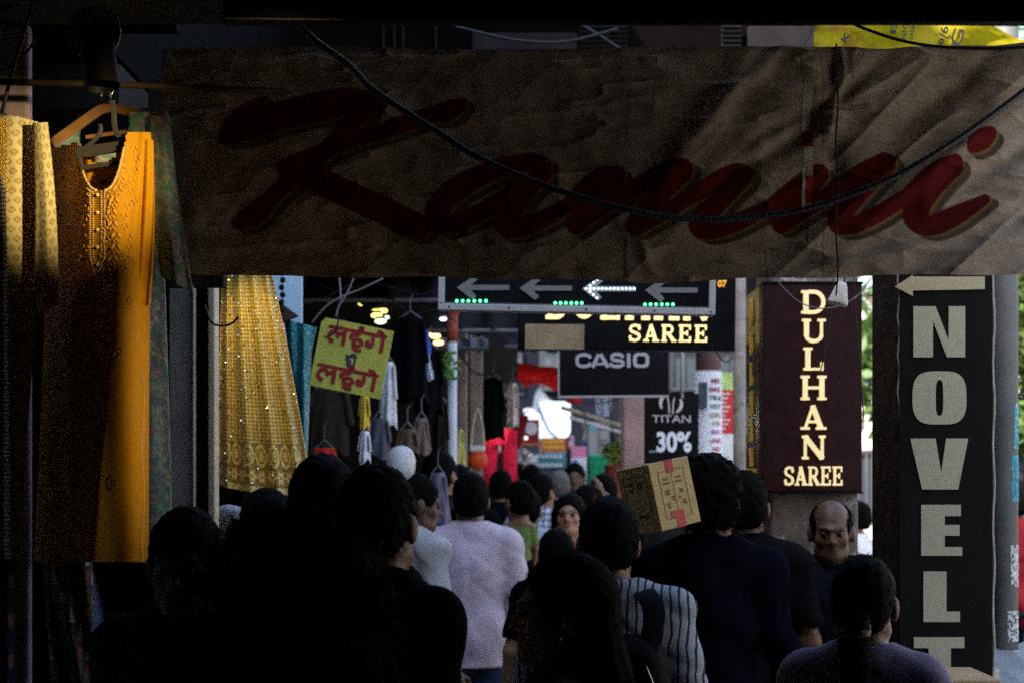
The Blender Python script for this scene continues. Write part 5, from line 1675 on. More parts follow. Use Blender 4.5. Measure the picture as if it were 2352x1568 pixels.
# menu pillar with words
k11 = 11 / FPX
mp = empty('menu_pillar', P(1627, 950, 11.0), label='round white pillar wrapped with a list of coloured words', cat='pillar')
rz = 31 * k11
mb = MB(); mb.tube([(0, 0, -mp.location.z), (0, 0, 98 * k11)], rz, 30); mb.build('shaft', mat('white_wrap', (.74, .74, .76), rough=.45, var=.06), mp, True)
mb = MB(); mb.tube([(0, 0, 98 * k11 + .001), (0, 0, 1.4)], rz - .006, 30); mb.build('upper_shaft', mat('mauve_brown', (.22, .13, .13), rough=.8, var=.3), mp, True)
WC = {'r': (.55, .02, .04), 'k': (.02, .02, .03), 'g': (.02, .35, .12), 'y': (.55, .45, .05), 'p': (.55, .03, .30)}
for i, (w, c) in enumerate((('MEE', 'r'), ('BRIL', 'r'), ('TRUE', 'k'), ('VEST', 'g'), ('GIRL', 'y'), ('WOR', 'y'), ('SHO', 'p'), ('UNIO', 'r'), ('WED', 'r'), ('NEW', 'g'))):
    o = text_obj('word', w, 27 * k11 * len(w) / 3.3, 11 * k11, mat('ink_' + {'r': 'red', 'k': 'black', 'g': 'green', 'y': 'olive', 'p': 'pink'}[c], WC[c], rough=.5), mp, (0, 0, (950 - 875 - i * 19.5) * k11), bold=.03, depth=.0005)
    co = np.empty(len(o.data.vertices) * 3, np.float32); o.data.vertices.foreach_get('co', co); co = co.reshape(-1, 3)
    aa = co[:, 0] / rz + R(28); rr = rz + .002 + .0 * co[:, 2]
    nx = rr * np.sin(aa); ny = -rr * np.cos(aa)
    co2 = np.stack([nx, co[:, 1], -ny], -1); o.data.vertices.foreach_set('co', co2.astype(np.float32).ravel()); o.data.update()
dk = MB(); dk.bbox((-.075, -.13, 0), (-.02, -.10, .17)); dk.build('dark_picture', mat('dark_print', (.05, .06, .09), rough=.5, var=.6, vscale=30), mp, loc=(0, .03, .04))
rp = empty('red_notice_board', P(1663, 960, 12.4), label='red notice board with white writing lines just behind the menu pillar', cat='sign')
k12 = 12.4 / FPX
mb = MB(); mb.bbox((-20 * k12, 0, -35 * k12), (22 * k12, .03, 65 * k12)); mb.build('board', mat('red_board', (.60, .03, .03), rough=.5), rp)
mb = MB(); mb.bbox((-20 * k12, 0, 65.5 * k12), (22 * k12, .03, 105 * k12)); mb.build('yellow_green_top', mat('pale_green_board', (.45, .62, .20), rough=.5, var=.4, vscale=12), rp)
mb = MB(); mb.bbox((-20 * k12, 0, -110 * k12), (22 * k12, .03, -35.5 * k12)); mb.build('white_lower', mat('white_board', (.75, .78, .78), rough=.5, var=.15), rp)
for i in range(9): 
    mb = MB(); mb.bbox((-12 * k12, -.004, (55 - i * 10) * k12), ((14 - 5 * (i % 3)) * k12, -.0005, (58 - i * 10) * k12)); mb.build('text_line', _M['white_ink'], rp)

# ------------------------------------------------------------------ black watch signs
k88 = 8.8 / FPX
cs = empty('black_watch_sign', P(1409, 856, 8.8), (0, R(-.4), 0), label='black hanging sign with the wide grey watch name', cat='sign')
def Cc(u, v): return ((u - 1409) * k88, (856 - v) * k88)
mb = MB(); a, b = Cc(1285, 907), Cc(1535, 803); mb.bbox((a[0], 0, a[1]), (b[0], .04, b[1])); mb.build('panel', M_BLACK, cs)
mb = MB(); mb.bbox((a[0] - .008, -.006, a[1] - .012), (b[0], .035, a[1] - .0005)); mb.build('frame_bar', M_ALU, cs); mb = MB(); mb.bbox((a[0] - .008, -.006, a[1]), (a[0] - .0005, .035, b[1])); mb.build('frame_bar', M_ALU, cs)
M_GL = mat('grey_sign_letter', (.40, .37, .38), rough=.5, var=.05)
w = 7.5 * k88
def cst(pts, closed=False): 
    mb = MB(); mb.stroke([Cc(*p) for p in pts], w, -.008, -.0005, closed); mb.build('letter', M_GL, cs)
def rbox(u0, u1, v0, v1, r, a0=0):
    return arc(u1 - r, v0 + r, r, -r, 0, 90, 4) + arc(u0 + r, v0 + r, -r, -r, 90, 0, 4)[0:] + arc(u0 + r, v1 - r, -r, r, 0, 90, 4) + arc(u1 - r, v1 - r, r, r, 90, 0, 4)
cst([(1356, 822), (1353, 816), (1346, 814), (1334, 814), (1327, 818), (1325, 826), (1327, 836), (1334, 840), (1346, 840), (1353, 838), (1356, 832)])
mb = MB(); mb.stroke([Cc(1361, 843), Cc(1375, 813)], w, -.008, -.0005); mb.stroke([Cc(1379, 812), Cc(1397, 843)], w * 1.1, -.0083, -.0005); mb.stroke([Cc(1367, 835), Cc(1391, 835)], w * .7, -.0086, -.0005); mb.build('letter', M_GL, cs)
cst([(1431, 821), (1428, 815), (1420, 813.5), (1409, 814), (1405, 818), (1406, 824), (1412, 827), (1424, 828), (1431, 831), (1431, 837), (1425, 840.5), (1411, 840.5), (1404, 838), (1402, 833)])
cst([(1444, 811), (1444, 844)])
mb = MB(); mb.ring([Cc(*p) for p in rbox(1454, 1491, 810, 844, 11)], [Cc(*p) for p in rbox(1462, 1483, 817, 837, 6)], -.008, -.0005); mb.build('letter', M_GL, cs)
mb = MB(); mb.tube([P(1568, 640, 9.0), P(1567, 800, 9.0), P(1566, 915, 9.0)], .009, 8); tag(mb.build('hanger_rod', M_ALU, None, True), 'pale vertical rod hanging down to the logo poster', 'rod')

k94 = 9.4 / FPX
ts = empty('discount_poster', P(1540, 980, 9.4), label='tall black watch poster with a logo and a big percentage discount', cat='sign')
def Tt(u, v): return ((u - 1540) * k94, (980 - v) * k94)
mb = MB(); a, b = Tt(1480, 1062), Tt(1605, 903); mb.bbox((a[0], 0, a[1]), (b[0], .03, b[1])); mb.build('panel', M_BLACK, ts)
M_TW = mat('pale_logo', (.62, .55, .48), rough=.4); M_W = mat('white_vinyl', (.80, .82, .85), rough=.45, var=.04)
mb = MB()
mb.stroke([Tt(*p) for p in arc(1540, 926, -23, 23, 30, -62, 10)], [.004 + .010 * math.sin(math.pi * i / 10) + .004 for i in range(11)], -.006, -.0005)
mb.stroke([Tt(*p) for p in arc(1542, 926, 23, 23, -30, 62, 10)], [.004 + .010 * math.sin(math.pi * i / 10) + .004 for i in range(11)], -.0063, -.0005)
mb.stroke([Tt(1533, 912), Tt(1536, 926), Tt(1537, 950)], .007, -.0066, -.0005); mb.stroke([Tt(1549, 912), Tt(1546, 926), Tt(1545, 950)], .007, -.0069, -.0005)
mb.build('logo', M_TW, ts)
x, z = Tt(1542, 961); text_obj('brand_word', 'TITAN', 88 * k94, 17 * k94, mat('grey_letter', (.55, .52, .52), rough=.4), ts, (x, -.003, z), depth=.002)
x, z = Tt(1548, 1014); text_obj('discount', '30%', 80 * k94, 47 * k94, M_W, ts, (x, -.003, z), bold=.035, depth=.002)
x, z = Tt(1500, 1036); text_obj('small_print', 'UPTO', 18 * k94, 5 * k94, M_W, ts, (x, -.003, z), depth=.001)

# ------------------------------------------------------------------ far end of the lane
k24 = 24 / FPX
wbd = empty('white_billboard', P(1258, 965, 24.0), label='glaring white backlit billboard with rounded corner over the far crowd', cat='billboard')
M_LB_ = mat('backlit_white', (.9, .95, 1), emit=(.88, .97, 1), estr=1.15, var=0)
def Wb(u, v): return ((u - 1258) * k24, (965 - v) * k24)
mb = MB(); mb.poly([Wb(*p) for p in ([(1241, 922)] + arc(1300, 931, 10, -10, 90, 0, 5)[0:] + arc(1294, 985, 16, 20, 0, 90, 5) + [(1262, 1003), (1248, 985)])], 0, .1); mb.build('panel', M_LB_, wbd)
mb = MB(); mb.poly([Wb(*p) for p in [(1203, 938), (1218, 936), (1240, 950), (1250, 988), (1268, 1006), (1236, 1006), (1234, 968), (1204, 962)]], .02, .12); mb.build('panel', M_LB_, wbd)
mb = MB(); mb.poly([Wb(*p) for p in [(1222, 940), (1230, 900), (1238, 889), (1262, 915), (1275, 924), (1250, 938), (1242, 945)]], .04, .14); mb.build('cloth_cover', mat('white_tarp', (.7, .68, .66), rough=.6, var=.3, vscale=6), wbd)
cable('cable', [(1238, 935), (1252, 970), (1262, 990), (1280, 1005)], 23.6, .02, 'blue cable curling across the white billboard', mat('blue_cable', (.02, .15, .55), rough=.4))
k20 = 20 / FPX
ms = empty('maroon_clock_sign', P(1220, 992, 20.0), label='maroon square sign with a round pale dial left of the billboard', cat='sign')
mb = MB(); mb.bbox((-23 * k20, 0, -24 * k20), (19 * k20, .08, 30 * k20)); mb.build('panel', mat('maroon', (.22, .012, .02), rough=.5, var=.1), ms)
mb = MB(); mb.poly([(14 * k20 * math.cos(t), 15 * k20 * math.sin(t) + 9 * k20) for t in np.linspace(0, 6.28, 24, endpoint=False)], -.03, -.001); mb.build('dial', mat('pale_dial', (.55, .5, .5), rough=.5), ms)
mb = MB(); mb.ell((-12 * k20, -.02, -13 * k20), (.02, .02, .02)); mb.build('lamp', mat('small_white_lamp', (1, 1, 1), emit=(.9, .9, 1), estr=2, var=0), ms)
mb = MB(); mb.bbox((-20 * k20, -.02, -30 * k20), (25 * k20, .07, -24.5 * k20)); mb.build('ledge', mat('orange_edge', (.5, .14, .04), rough=.5), ms)
os_ = empty('orange_shop_sign', P(1272, 1020, 22.0), label='small orange shop sign with yellow lettering under the billboard', cat='sign')
k22 = 22 / FPX
mb = MB(); mb.bbox((-29 * k22, 0, -16 * k22), (27 * k22, .08, 16 * k22)); mb.build('panel', mat('orange_red', (.55, .12, .03), rough=.5), os_)
for i in range(2):
    mb = MB()
    for j in range(7): mb.bbox(((-24 + j * 6.6) * k22, -.02, (3 - i * 12) * k22), ((-19.5 + j * 6.6) * k22, -.001, (10 - i * 12) * k22))
    mb.build('lettering', mat('yellow_letters', (.75, .5, .05), rough=.5), os_)
pt_ = empty('white_plush', P(1212, 1050, 15.5), label='cluster of white balloons hanging left of the orange shop sign', cat='balloons')
k15 = 15.5 / FPX
for i, (u, v, r) in enumerate(((1203, 1038, 9), (1214, 1052, 13), (1226, 1056, 9), (1206, 1064, 9), (1216, 1074, 8), (1210, 1090, 7))):
    mb = MB(); mb.ell(((u - 1212) * k15, .02 * (-1) ** i, (1050 - v) * k15), (r * k15, r * k15 * .8, r * k15 * 1.1), 14, 10); mb.build('balloon', mat('white_balloon', (.85, .82, .88), rough=.35, trans=.3), pt_, True)
cr = empty('pink_white_kiosk', P(1329, 1052, 19), label='pink and white kiosk panel with a blue dot above the far heads', cat='kiosk')
mb = MB(); mb.bbox((-16 * k20, 0, 2 * k20), (17 * k20, .1, 26 * k20)); mb.build('pink_panel', mat('pink_paint', (.75, .25, .38), rough=.5), cr)
mb = MB(); mb.bbox((-16 * k20, -.01, -1.9), (17 * k20, .1, 1.9 * k20)); mb.build('white_panel', mat('white_paint', (.78, .78, .82), rough=.5), cr)
mb = MB(); mb.poly([(-7 * k20 + 5 * k20 * math.cos(t), -8 * k20 + 5 * k20 * math.sin(t)) for t in np.linspace(0, 6.28, 18, endpoint=False)], -.03, -.011); mb.build('blue_dot', mat('blue_paint', (.02, .12, .5), rough=.5), cr)
gn = MB(); a = P(1352, 1078, 18); b = P(1402, 1043, 18); gn.bbox((a.x, 18, 0), (b.x, 18.4, b.z)); tag(gn.build('green_booth', mat('green_paint', (.02, .42, .20), rough=.5), None, bevel=.02), 'bright green booth above the far heads right of the pink kiosk', 'booth')


def leaf_crown(name, parent, blobs, n, size, m, seed=0):
    rr = np.random.default_rng(seed)
    vs, fs = [], []
    for k in range(n):
        bx, by, bz, br = blobs[rr.integers(len(blobs))]
        q = rr.normal(size=3); q = q / np.linalg.norm(q) * br * rr.uniform(.35, 1.05) ** .6
        c = np.array((bx, by, bz)) + q
        a = rr.normal(size=3); a /= np.linalg.norm(a); b_ = np.cross(a, rr.normal(size=3)); b_ /= np.linalg.norm(b_)
        s_ = size * rr.uniform(.5, 1.4)
        o = len(vs)
        vs += [c + a * s_, c + b_ * s_ * .45, c - a * s_, c - b_ * s_ * .45]; fs.append((o, o + 1, o + 2, o + 3))
    o = link(name, np_mesh(name, np.array(vs), np.array(fs), False), m, parent)
    o['kind'] = 'stuff'
    return o


M_LEAF = mat('tree_leaf', (.075, .13, .03), rough=.5, var=.5, vscale=2.5, trans=.35)
M_LEAFY = mat('yellow_green_leaf', (.22, .30, .04), rough=.5, var=.4, vscale=4, trans=.35)
M_BARK = mat('bark', (.12, .09, .07), rough=.9, var=.4, bump=.5)
def tree(x, y, h, label, blobs, n, size, m, seed):
    t = empty('street_tree', (x, y, 0), label=label, cat='tree', group='street trees')
    mb = MB(); mb.tube(spline([(0, 0, -.12), (.05, .03, h * .35), (-.06, 0, h * .6), (.1, .05, h)], 5), [.16 - .1 * i / 15 for i in range(16)], 10)
    for k in range(6):
        a = k * 2.2; mb.tube(spline([(0, 0, h * (.45 + .07 * k)), (.5 * math.cos(a), .5 * math.sin(a), h * (.62 + .06 * k)), (1.1 * math.cos(a), 1.1 * math.sin(a), h * (.7 + .06 * k))], 4), [.06 - .045 * i / 8 for i in range(9)], 6)
    mb.build('trunk', M_BARK, t, True)
    leaf_crown('crown', t, blobs, n, size, m, seed)
    return t
tree(5.2, 14.5, 4.6, 'leafy green street tree in the bright strip right of the grey pole', [(0, 0, 4.2, 1.3), (-.9, .3, 3.5, .9), (.9, -.2, 3.6, 1.0), (-.3, -.6, 2.9, .8), (.1, .5, 5.0, 1.1), (-.6, 0, 2.3, .55)], 5200, .09, M_LEAF, 3)
tree(5.6, 24, 5, 'second green street tree seen through the gap beside the dark column', [(0, 0, 4.4, 1.5), (-1, .3, 3.6, 1.0), (1, -.2, 3.8, 1.1), (-.2, -.6, 3.0, .9)], 3000, .12, M_LEAF, 5)
bsq = empty('potted_bush', P(1414, 1045, 17), label='yellow green bush above the far heads left of the pinkish pillar', cat='bush')
leaf_crown('foliage', bsq, [(-.05, 0, .03, .10), (.06, 0, .08, .09), (.03, .05, -.03, .09)], 600, .03, M_LEAFY, 9)
mb = MB(); mb.tube([(0, 0, -bsq.location.z), (0, 0, -.1)], [.09, .12], 12); mb.build('pot', _M['rust_red'], bsq, True)


def block(name, lo, hi, label, m, wins, face='-y', wm=None, nx=5, nz=3, cat='building'):
    """building with real recessed window frames on the seen face"""
    b = empty(name, lo, label=label, cat=cat)
    sx, sy, sz = (hi[i] - lo[i] for i in range(3))
    mb = MB(); mb.bbox((0, 0, 0), (sx, sy, sz)); mb.build('wall', m, b)
    me = None
    for i in range(nx):
        for k in range(nz):
            if face == '-y': w_, c = sx / nx, ((i + .5) * sx / nx, -.04, (k + .5) * sz / nz)
            else: w_, c = sy / nx, (-.04, (i + .5) * sy / nx, (k + .5) * sz / nz)
            if me is None:
                f = MB(); ww, hh = w_ * .3, sz / nz * .28
                f.ring([(-ww, -hh), (ww, -hh), (ww, hh), (-ww, hh)], [(-ww * .86, -hh * .88), (ww * .86, -hh * .88), (ww * .86, hh * .88), (-ww * .86, hh * .88)], -.05, .038)
                f.bbox((-.03, -.02, -hh * .87), (.03, .02, hh * .87)); me = f.mesh('window'); me.materials.append(mat('window_frame', (.035, .035, .045), rough=.6))
                f = MB(); f.bbox((-ww * .86, .0, -hh * .88), (ww * .86, .01, hh * .88)); pe = f.mesh('pane'); pe.materials.append(mat('dark_glass', (.03, .04, .05), rough=.1, var=.1, spec=.6))
            rot = (0, 0, 0) if face == '-y' else (0, 0, R(-90))
            o = link('window', me, None, b, c, rot); link('pane', pe, None, o, (0, .022, 0))
    return b
block('far_building', (-1.5, 36, -.12), (5.2, 42, 6.2), 'dusky blue grey building closing the far end of the lane', mat('blue_grey_wall', (.006, .007, .012), spec=.05, rough=.8, var=.3, vscale=1.2), 0, nx=7, nz=4)
block('far_left_building', (-7, 27, -.12), (-.1, 31, 4.0), 'dark shop building behind the billboard at the left of the lane', mat('brown_wall', (.02, .010, .008), spec=.05, rough=.8, var=.3, vscale=1.2), 0, nx=5, nz=2)
block('opposite_building', (8.2, -6, -.12), (14, 60, 5.6), 'long pale building on the far side of the bright street', mat('pale_wall', (.60, .57, .52), rough=.8, var=.15, vscale=1.0), 0, '-x', nx=22, nz=2)
ln_ = empty('bare_pole', P(1408, 1000, 22), label='thin slanted pale pole before the blue grey building', cat='pole')
mb = MB(); mb.tube([(-.6, 0, .25), (.15, 0, .03)], .02, 6); mb.tube([(.1, .02, -2.1), (.12, .02, .6)], .02, 6); mb.build('rod', M_ALU, ln_)

# small things that crowd the far end
def far_board(u0, u1, v0, v1, d, col, label, rot=0, name='shop_board', cat='sign', bars=None):
    kk = d / FPX
    o = empty(name, P((u0 + u1) / 2, (v0 + v1) / 2, d), (0, R(rot), 0), label, cat)
    w, h = (u1 - u0) * kk, (v1 - v0) * kk
    mb = MB(); mb.bbox((-w / 2, 0, -h / 2), (w / 2, .06, h / 2)); mb.build('panel', mat(name + '_paint_%d' % u0, col, rough=.5, var=.3, vscale=6), o, bevel=.01)
    if bars:
        for j in range(bars[1]):
            mb = MB()
            for q in range(bars[2]):
                x = -w * .42 + q * w * .84 / bars[2]; z = h * (.3 - .6 * j / max(1, bars[1] - 1)) if bars[1] > 1 else 0
                mb.bbox((x, -.012, z - h * .09), (x + w * .6 / bars[2], -.001, z + h * .09))
            mb.build('lettering', mat('board_print_%d' % u0, bars[0], rough=.5), o)
    return o
far_board(1186, 1206, 950, 1030, 17.5, (.34, .015, .02), 'narrow slanted red shop board left of the maroon dial sign', 14)
far_board(1300, 1322, 905, 925, 18.0, (.40, .02, .02), 'small red board at the top of the far opening')
far_board(1225, 1300, 1040, 1074, 25.0, (.05, .16, .17), 'glassy teal shop counter under the orange sign', name='shop_counter', cat='counter', bars=((.6, .65, .68), 2, 6))
far_board(1305, 1318, 1000, 1030, 23.0, (.5, .35, .4), 'small pale pink board right of the orange sign', bars=((.5, .05, .1), 2, 2))
far_board(1340, 1352, 1010, 1045, 22.5, (.03, .05, .16), 'small dark blue upright board right of the pink kiosk')
far_board(1398, 1430, 1055, 1078, 17.5, (.62, .42, .36), 'salmon coloured low board beside the green booth')
far_board(1352, 1372, 978, 990, 21.0, (.10, .30, .32), 'tiny teal board on the dark facade')
far_board(1376, 1396, 1008, 1024, 21.5, (.08, .07, .10), 'tiny dark board above the green booth', bars=((.45, .4, .35), 1, 3))
wcl = empty('hung_sheet', P(1386, 925, 17.0), label='pale blue white cloth hanging right under the black watch sign', cat='cloth')
sheet('cloth', lambda U, V: np.stack([(-.09 + .18 * U) * (1 - .15 * V), .03 * np.sin(U * 9), .11 - .22 * V - .03 * np.sin(U * 3) * V], -1), 24, 16, mat('pale_blue_cotton', (.50, .56, .66), rough=.8, trans=.3), wcl)
mb = MB(); mb.tube(spline([P(1290, 935, 16.5), P(1340, 950, 16.6), P(1435, 980, 16.8)], 6), .022, 8); tag(mb.build('bamboo_pole', mat('pale_bamboo', (.50, .44, .34), rough=.7, var=.3), None, True), 'pale slanted bamboo pole across the far opening', 'pole')
for i_, (q, d_) in enumerate((([(1290, 905), (1330, 935), (1345, 960), (1338, 1000)], 15.8), ([(1270, 900), (1310, 918), (1380, 925), (1432, 910)], 15.2), ([(1395, 905), (1402, 950), (1410, 1010)], 15.5), ([(1120, 745), (1180, 775), (1260, 800), (1290, 790)], 10.6), ([(1050, 800), (1085, 850), (1120, 860), (1180, 840)], 11.0), ([(1062, 980), (1100, 965), (1160, 975), (1215, 940)], 12.6), ([(900, 690), (950, 720), (1000, 712), (1050, 740)], 9.0), ([(720, 650), (780, 668), (860, 652), (960, 676), (1010, 660)], 8.4), ([(690, 700), (735, 690), (800, 655)], 8.0), ([(1640, 800), (1665, 830), (1690, 815)], 8.7))):
    cable('wire', q, d_, .006 if d_ > 10 else .004, 'loose black wire ' + ('beside the billboard', 'under the black watch sign', 'against the blue grey building', 'below the left end of the arrow board', 'by the brown pillars', 'above the pink trousers', 'over the black coats', 'over the Hindi sign', 'left of the Hindi sign', 'beside the mottled post')[i_])
awning(1010, 1120, 770, 800, 10.9, .3, 'narrow grey awning flap right of the pale post', mat('grey_flap', (.10, .09, .09), rough=.8, var=.4))
awning(1125, 1205, 872, 905, 12.8, .5, 'dull brown slanting awning above the pink trousers', mat('brown_flap', (.06, .045, .035), rough=.9, var=.4, spec=.05))

# ------------------------------------------------------------------ stock of the left-hand shops
def hanging(name, u, v, d, w, h, col, label, cat='garment', legs=False, flare=1.2, mname=None, mk=None, rough=.8):
    k = d / FPX
    g = empty(name, P(u, v, d), label=label, cat=cat, group='clothes hung along the left shops')
    m = mk or mat(mname or (name + '_cloth_%d' % (int(u) % 977)), col, rough=rough, var=.35, vscale=16, spec=.1 if max(col) > .08 else .02)
    ph = u * .13
    if not legs:
        def fn(U, V):
            a = 2 * np.pi * U
            hw = w * k / 2 * (.86 + (flare - .86) * V) * np.clip(.72 + V * 6, 0, 1)
            return np.stack([-hw * np.cos(a), -(.05 + .03 * V) * np.sin(a) - .014 * np.sin(a * 6 + ph + V * 2) * V, -h * k * V - .014 * np.cos(a * 3 + ph) * (V > .9)], -1)
        sheet('cloth', fn, 60, 36, m, g)
        for s_ in (-1, 1):
            def fs2(U, V, s_=s_):
                a = 2 * np.pi * U
                return np.stack([s_ * (w * k * .40 + V * w * k * .14) - (w * k * .10) * np.cos(a), -.03 * np.sin(a) - .02, -.02 - h * k * .5 * V + 0 * U], -1)
            if h > w: sheet('sleeve', fs2, 18, 16, m, g)
    else:
        for s_ in (-1, 1):
            def fl(U, V, s_=s_):
                a = 2 * np.pi * U
                tw = w * k * (.26 - .09 * V)
                cx = s_ * w * k * (.235 + .09 * V)
                return np.stack([cx - tw * np.cos(a), -(.06 - .02 * V) * np.sin(a) - .010 * np.sin(a * 4 + V * 9 + s_), -h * k * V + .02 * np.sin(a) * (V > .95)], -1)
            sheet('leg', fl, 40, 46, m, g)
        def wbnd(U, V):
            a = 2 * np.pi * U
            return np.stack([-w * k * .47 * np.cos(a), -.064 * np.sin(a), .01 - .13 * V - .008 * np.cos(a * 2)], -1)
        sheet('waistband', wbnd, 50, 6, m, g)
    mb = MB(); mb.tube([(-w * k * .36, 0, -.005), (0, 0, .035), (w * k * .36, 0, -.005)], .006, 6); mb.tube([(0, 0, .035), (0, 0, .10), (.015, 0, .12)], .003, 6); mb.build('hanger', _M['dull_metal'], g)
    return g
hanging('pink_trousers', 1148, 988, 12.9, 80, 128, (.80, .02, .065), 'bright pink red trousers hung up in the middle of the lane', 'trousers', True)
hanging('white_shirt', 892, 832, 8.2, 34, 150, (.6, .57, .58), 'pale shirt hanging just right of the Hindi sign')
hanging('grey_tunic', 872, 960, 8.0, 46, 90, (.08, .08, .10), 'grey tunic below the pale shirt')
hanging('dark_jacket', 942, 730, 8.6, 70, 190, (.003, .003, .0036), 'black jacket on the rail right of the Hindi sign')
hanging('dark_coat', 985, 800, 8.9, 60, 150, (.004, .0034, .004), 'black coat right of the black jacket')
hanging('brown_dress', 936, 985, 8.1, 46, 60, (.10, .065, .04), 'brown cloth hanging low under the black jacket')
hanging('taupe_scarf', 968, 960, 8.3, 32, 80, (.15, .11, .085), 'taupe scarf hanging below the black coat', flare=1.5)
hanging('dark_sari', 1012, 920, 9.2, 34, 160, (.02, .012, .01), 'dark brown cloth against the pale post')
hanging('brown_curtain', 757, 890, 7.6, 92, 150, (.03, .023, .016), 'dull brown curtain under the Hindi sign', flare=1.0)
hanging('red_skirt', 745, 1028, 7.2, 60, 40, (.5, .03, .02), 'red cloth edge showing over the dark heads', flare=1.1)
hanging('yellow_stole', 838, 905, 7.3, 22, 80, (.62, .42, .05), 'mustard stole below the Hindi sign', flare=1.0)
hanging('white_stole', 838, 990, 7.25, 26, 70, (.62, .62, .66), 'white stole below the mustard one', flare=1.0)
hanging('lilac_dupatta', 1006, 1085, 7.8, 40, 120, (.15, .135, .20), 'lilac grey dupatta beside the mannequin head', flare=1.6)
hanging('black_frock', 1132, 868, 12.2, 46, 140, (.003, .003, .003), 'black frock above the pink trousers')
hanging('cream_slip', 1092, 870, 12.3, 26, 110, (.35, .28, .2), 'cream slip left of the black frock')
hanging('pale_slip', 1178, 880, 12.4, 22, 100, (.55, .47, .42), 'pale slip right of the black frock')
hanging('olive_dupatta', 1056, 985, 10.6, 20, 120, (.45, .40, .12), 'olive cream dupatta beside the pale post', flare=1.8)
hanging('white_vest', 1128, 980, 13.3, 60, 60, (.7, .66, .62), 'white vest behind the pink trousers')
hb = empty('red_handbag', P(1097, 1048, 11.0), label='orange red handbag hanging left of the pink trousers', cat='bag')
mb = MB(); mb.ell((0, 0, -.02), (.068, .04, .07), 18, 12); mb.build('body', mat('orange_leather', (.62, .07, .015), rough=.4), hb, True)
mb = MB(); mb.bbox((-.055, -.035, .035), (.05, .035, .075)); mb.build('flap', mat('white_leather', (.7, .66, .6), rough=.5), hb, bevel=.01)
mb = MB(); mb.tube(spline([(-.045, 0, .07), (-.03, 0, .22), (0, 0, .32), (.03, 0, .22), (.045, 0, .07)], 6), .007, 6); mb.build('strap', mat('cream_strap', (.55, .48, .3), rough=.5), hb, True)

mn = empty('mannequin', P(921, 1062, 7.0), label='glossy white faceless mannequin head over the dark heads', cat='mannequin')
f = Field((-.12, -.14, -.5), (.12, .14, .14), .008)
f.ell((0, 0, .0), (.058, .072, .070), .03); f.cone((0, 0, .012), (0, 0, -.05), .052, .050, .03, sy=1.1); f.ell((0, -.03, -.035), (.045, .05, .05), .03); f.cone((0, .01, -.05), (0, .01, -.17), .035, .04, .03); f.cone((-.1, .01, -.22), (.1, .01, -.22), .045, .045, .05); f.cone((0, .01, -.25), (0, .01, -.5), .08, .06, .05)
V_, Q_ = f.mesh(); link('head', np_mesh('head', V_, Q_), mat('white_gloss', (.58, .58, .57), rough=.3, var=.03), mn)
mb = MB(); mb.tube([(0, .01, -mn.location.z), (0, .01, -.46)], .012, 8); mb.build('stand', _M['dull_metal'], mn)

# lit lamps inside the shops
lamp_pts = [(835, 697, 10.5, 'y'), (852, 700, 11.2, 'w'), (862, 714, 11, 'y'), (879, 714, 12, 'y'), (865, 725, 10.2, 'y'), (887, 729, 11, 'w'), (874, 738, 10, 'g'), (984, 768, 10.4, 'o'), (1000, 772, 10.5, 'o'), (1007, 787, 10.6, 'o'), (1060, 1010, 12.5, 'g'), (1018, 733, 9.8, 'w'), (1108, 1014, 13.4, 'w')]
LC = {'y': (1, .8, .15), 'w': (.9, .95, 1), 'g': (.75, 1, .35), 'o': (1, .62, .2)}
wh_ = ('lowest', 'second', 'third')
lbm = MB(); lbm.ell((0, 0, 0), (.034, .034, .015), 12, 8); lbme = lbm.mesh('bulb', True); lbme.materials.append(None)
ld2 = MB(); ld2.tube([(0, 0, .012), (0, 0, .03)], [.04, .03], 12); ldme = ld2.mesh('fitting', True); ldme.materials.append(M_ALU)
where = ['leftmost yellow shop lamp above the Hindi sign', 'small white shop lamp right of the leftmost one', 'thin yellow lamp in the middle row above the Hindi sign', 'right-hand yellow lamp of the middle row', 'large yellow lamp of the lower row above the Hindi sign', 'small cream lamp at the right of the lower row', 'lowest greenish lamp right above the Hindi sign', 'small orange lamp by the black coat', 'upper orange lamp left of the pale post', 'lower orange lamp left of the pale post', 'greenish lamp right of the pale post', 'tiny white lamp under the arrow board corner', 'tiny white lamp above the pink trousers']
for (u, v, d, c), lb_ in zip(lamp_pts, where):
    r = empty('shop_lamp', P(u, v, d), label=lb_, cat='lamp', group='lit lamps in the shops')
    o = link('bulb', lbme, None, r); o.material_slots[0].link = 'OBJECT'; o.material_slots[0].material = mat('lamp_glow_' + c, LC[c], emit=LC[c], estr=5, var=0)
    s_ = .6 if lb_.startswith(('tiny', 'small', 'thin')) else 1; r.scale = (s_, s_, s_)
    link('fitting', ldme, None, r)
ll = bpy.data.lights.new('stall_light', 'POINT'); ll.energy = .8; ll.color = (1, .97, .9); ll.shadow_soft_size = .05
lo_ = bpy.data.objects.new('stall_light', ll); COL.objects.link(lo_); lo_.parent = [o for o in bpy.data.objects if o.get('label') == 'tiny white lamp above the pink trousers'][0]; lo_.location = (.15, -1.0, .25)
bb = empty('blue_bag', P(972, 790, 8.7), label='bright blue and white plastic bag hanging among the black coats', cat='bag')
sheet('plastic', lambda U, V: np.stack([(-.025 + .05 * U) + .03 * V * np.sin(3 * V), .02 * np.sin(U * 9), .06 - .16 * V + .02 * U], -1), 14, 20, mat('blue_plastic', (.10, .22, .75), rough=.3, trans=.3), bb)
sheet('white_label', lambda U, V: np.stack([(.0 + .03 * U) + .03 * V, -.02 + .01 * np.sin(U * 9), -.06 - .14 * V + .02 * U], -1), 10, 16, mat('white_plastic', (.6, .66, .75), rough=.3, trans=.3), bb)

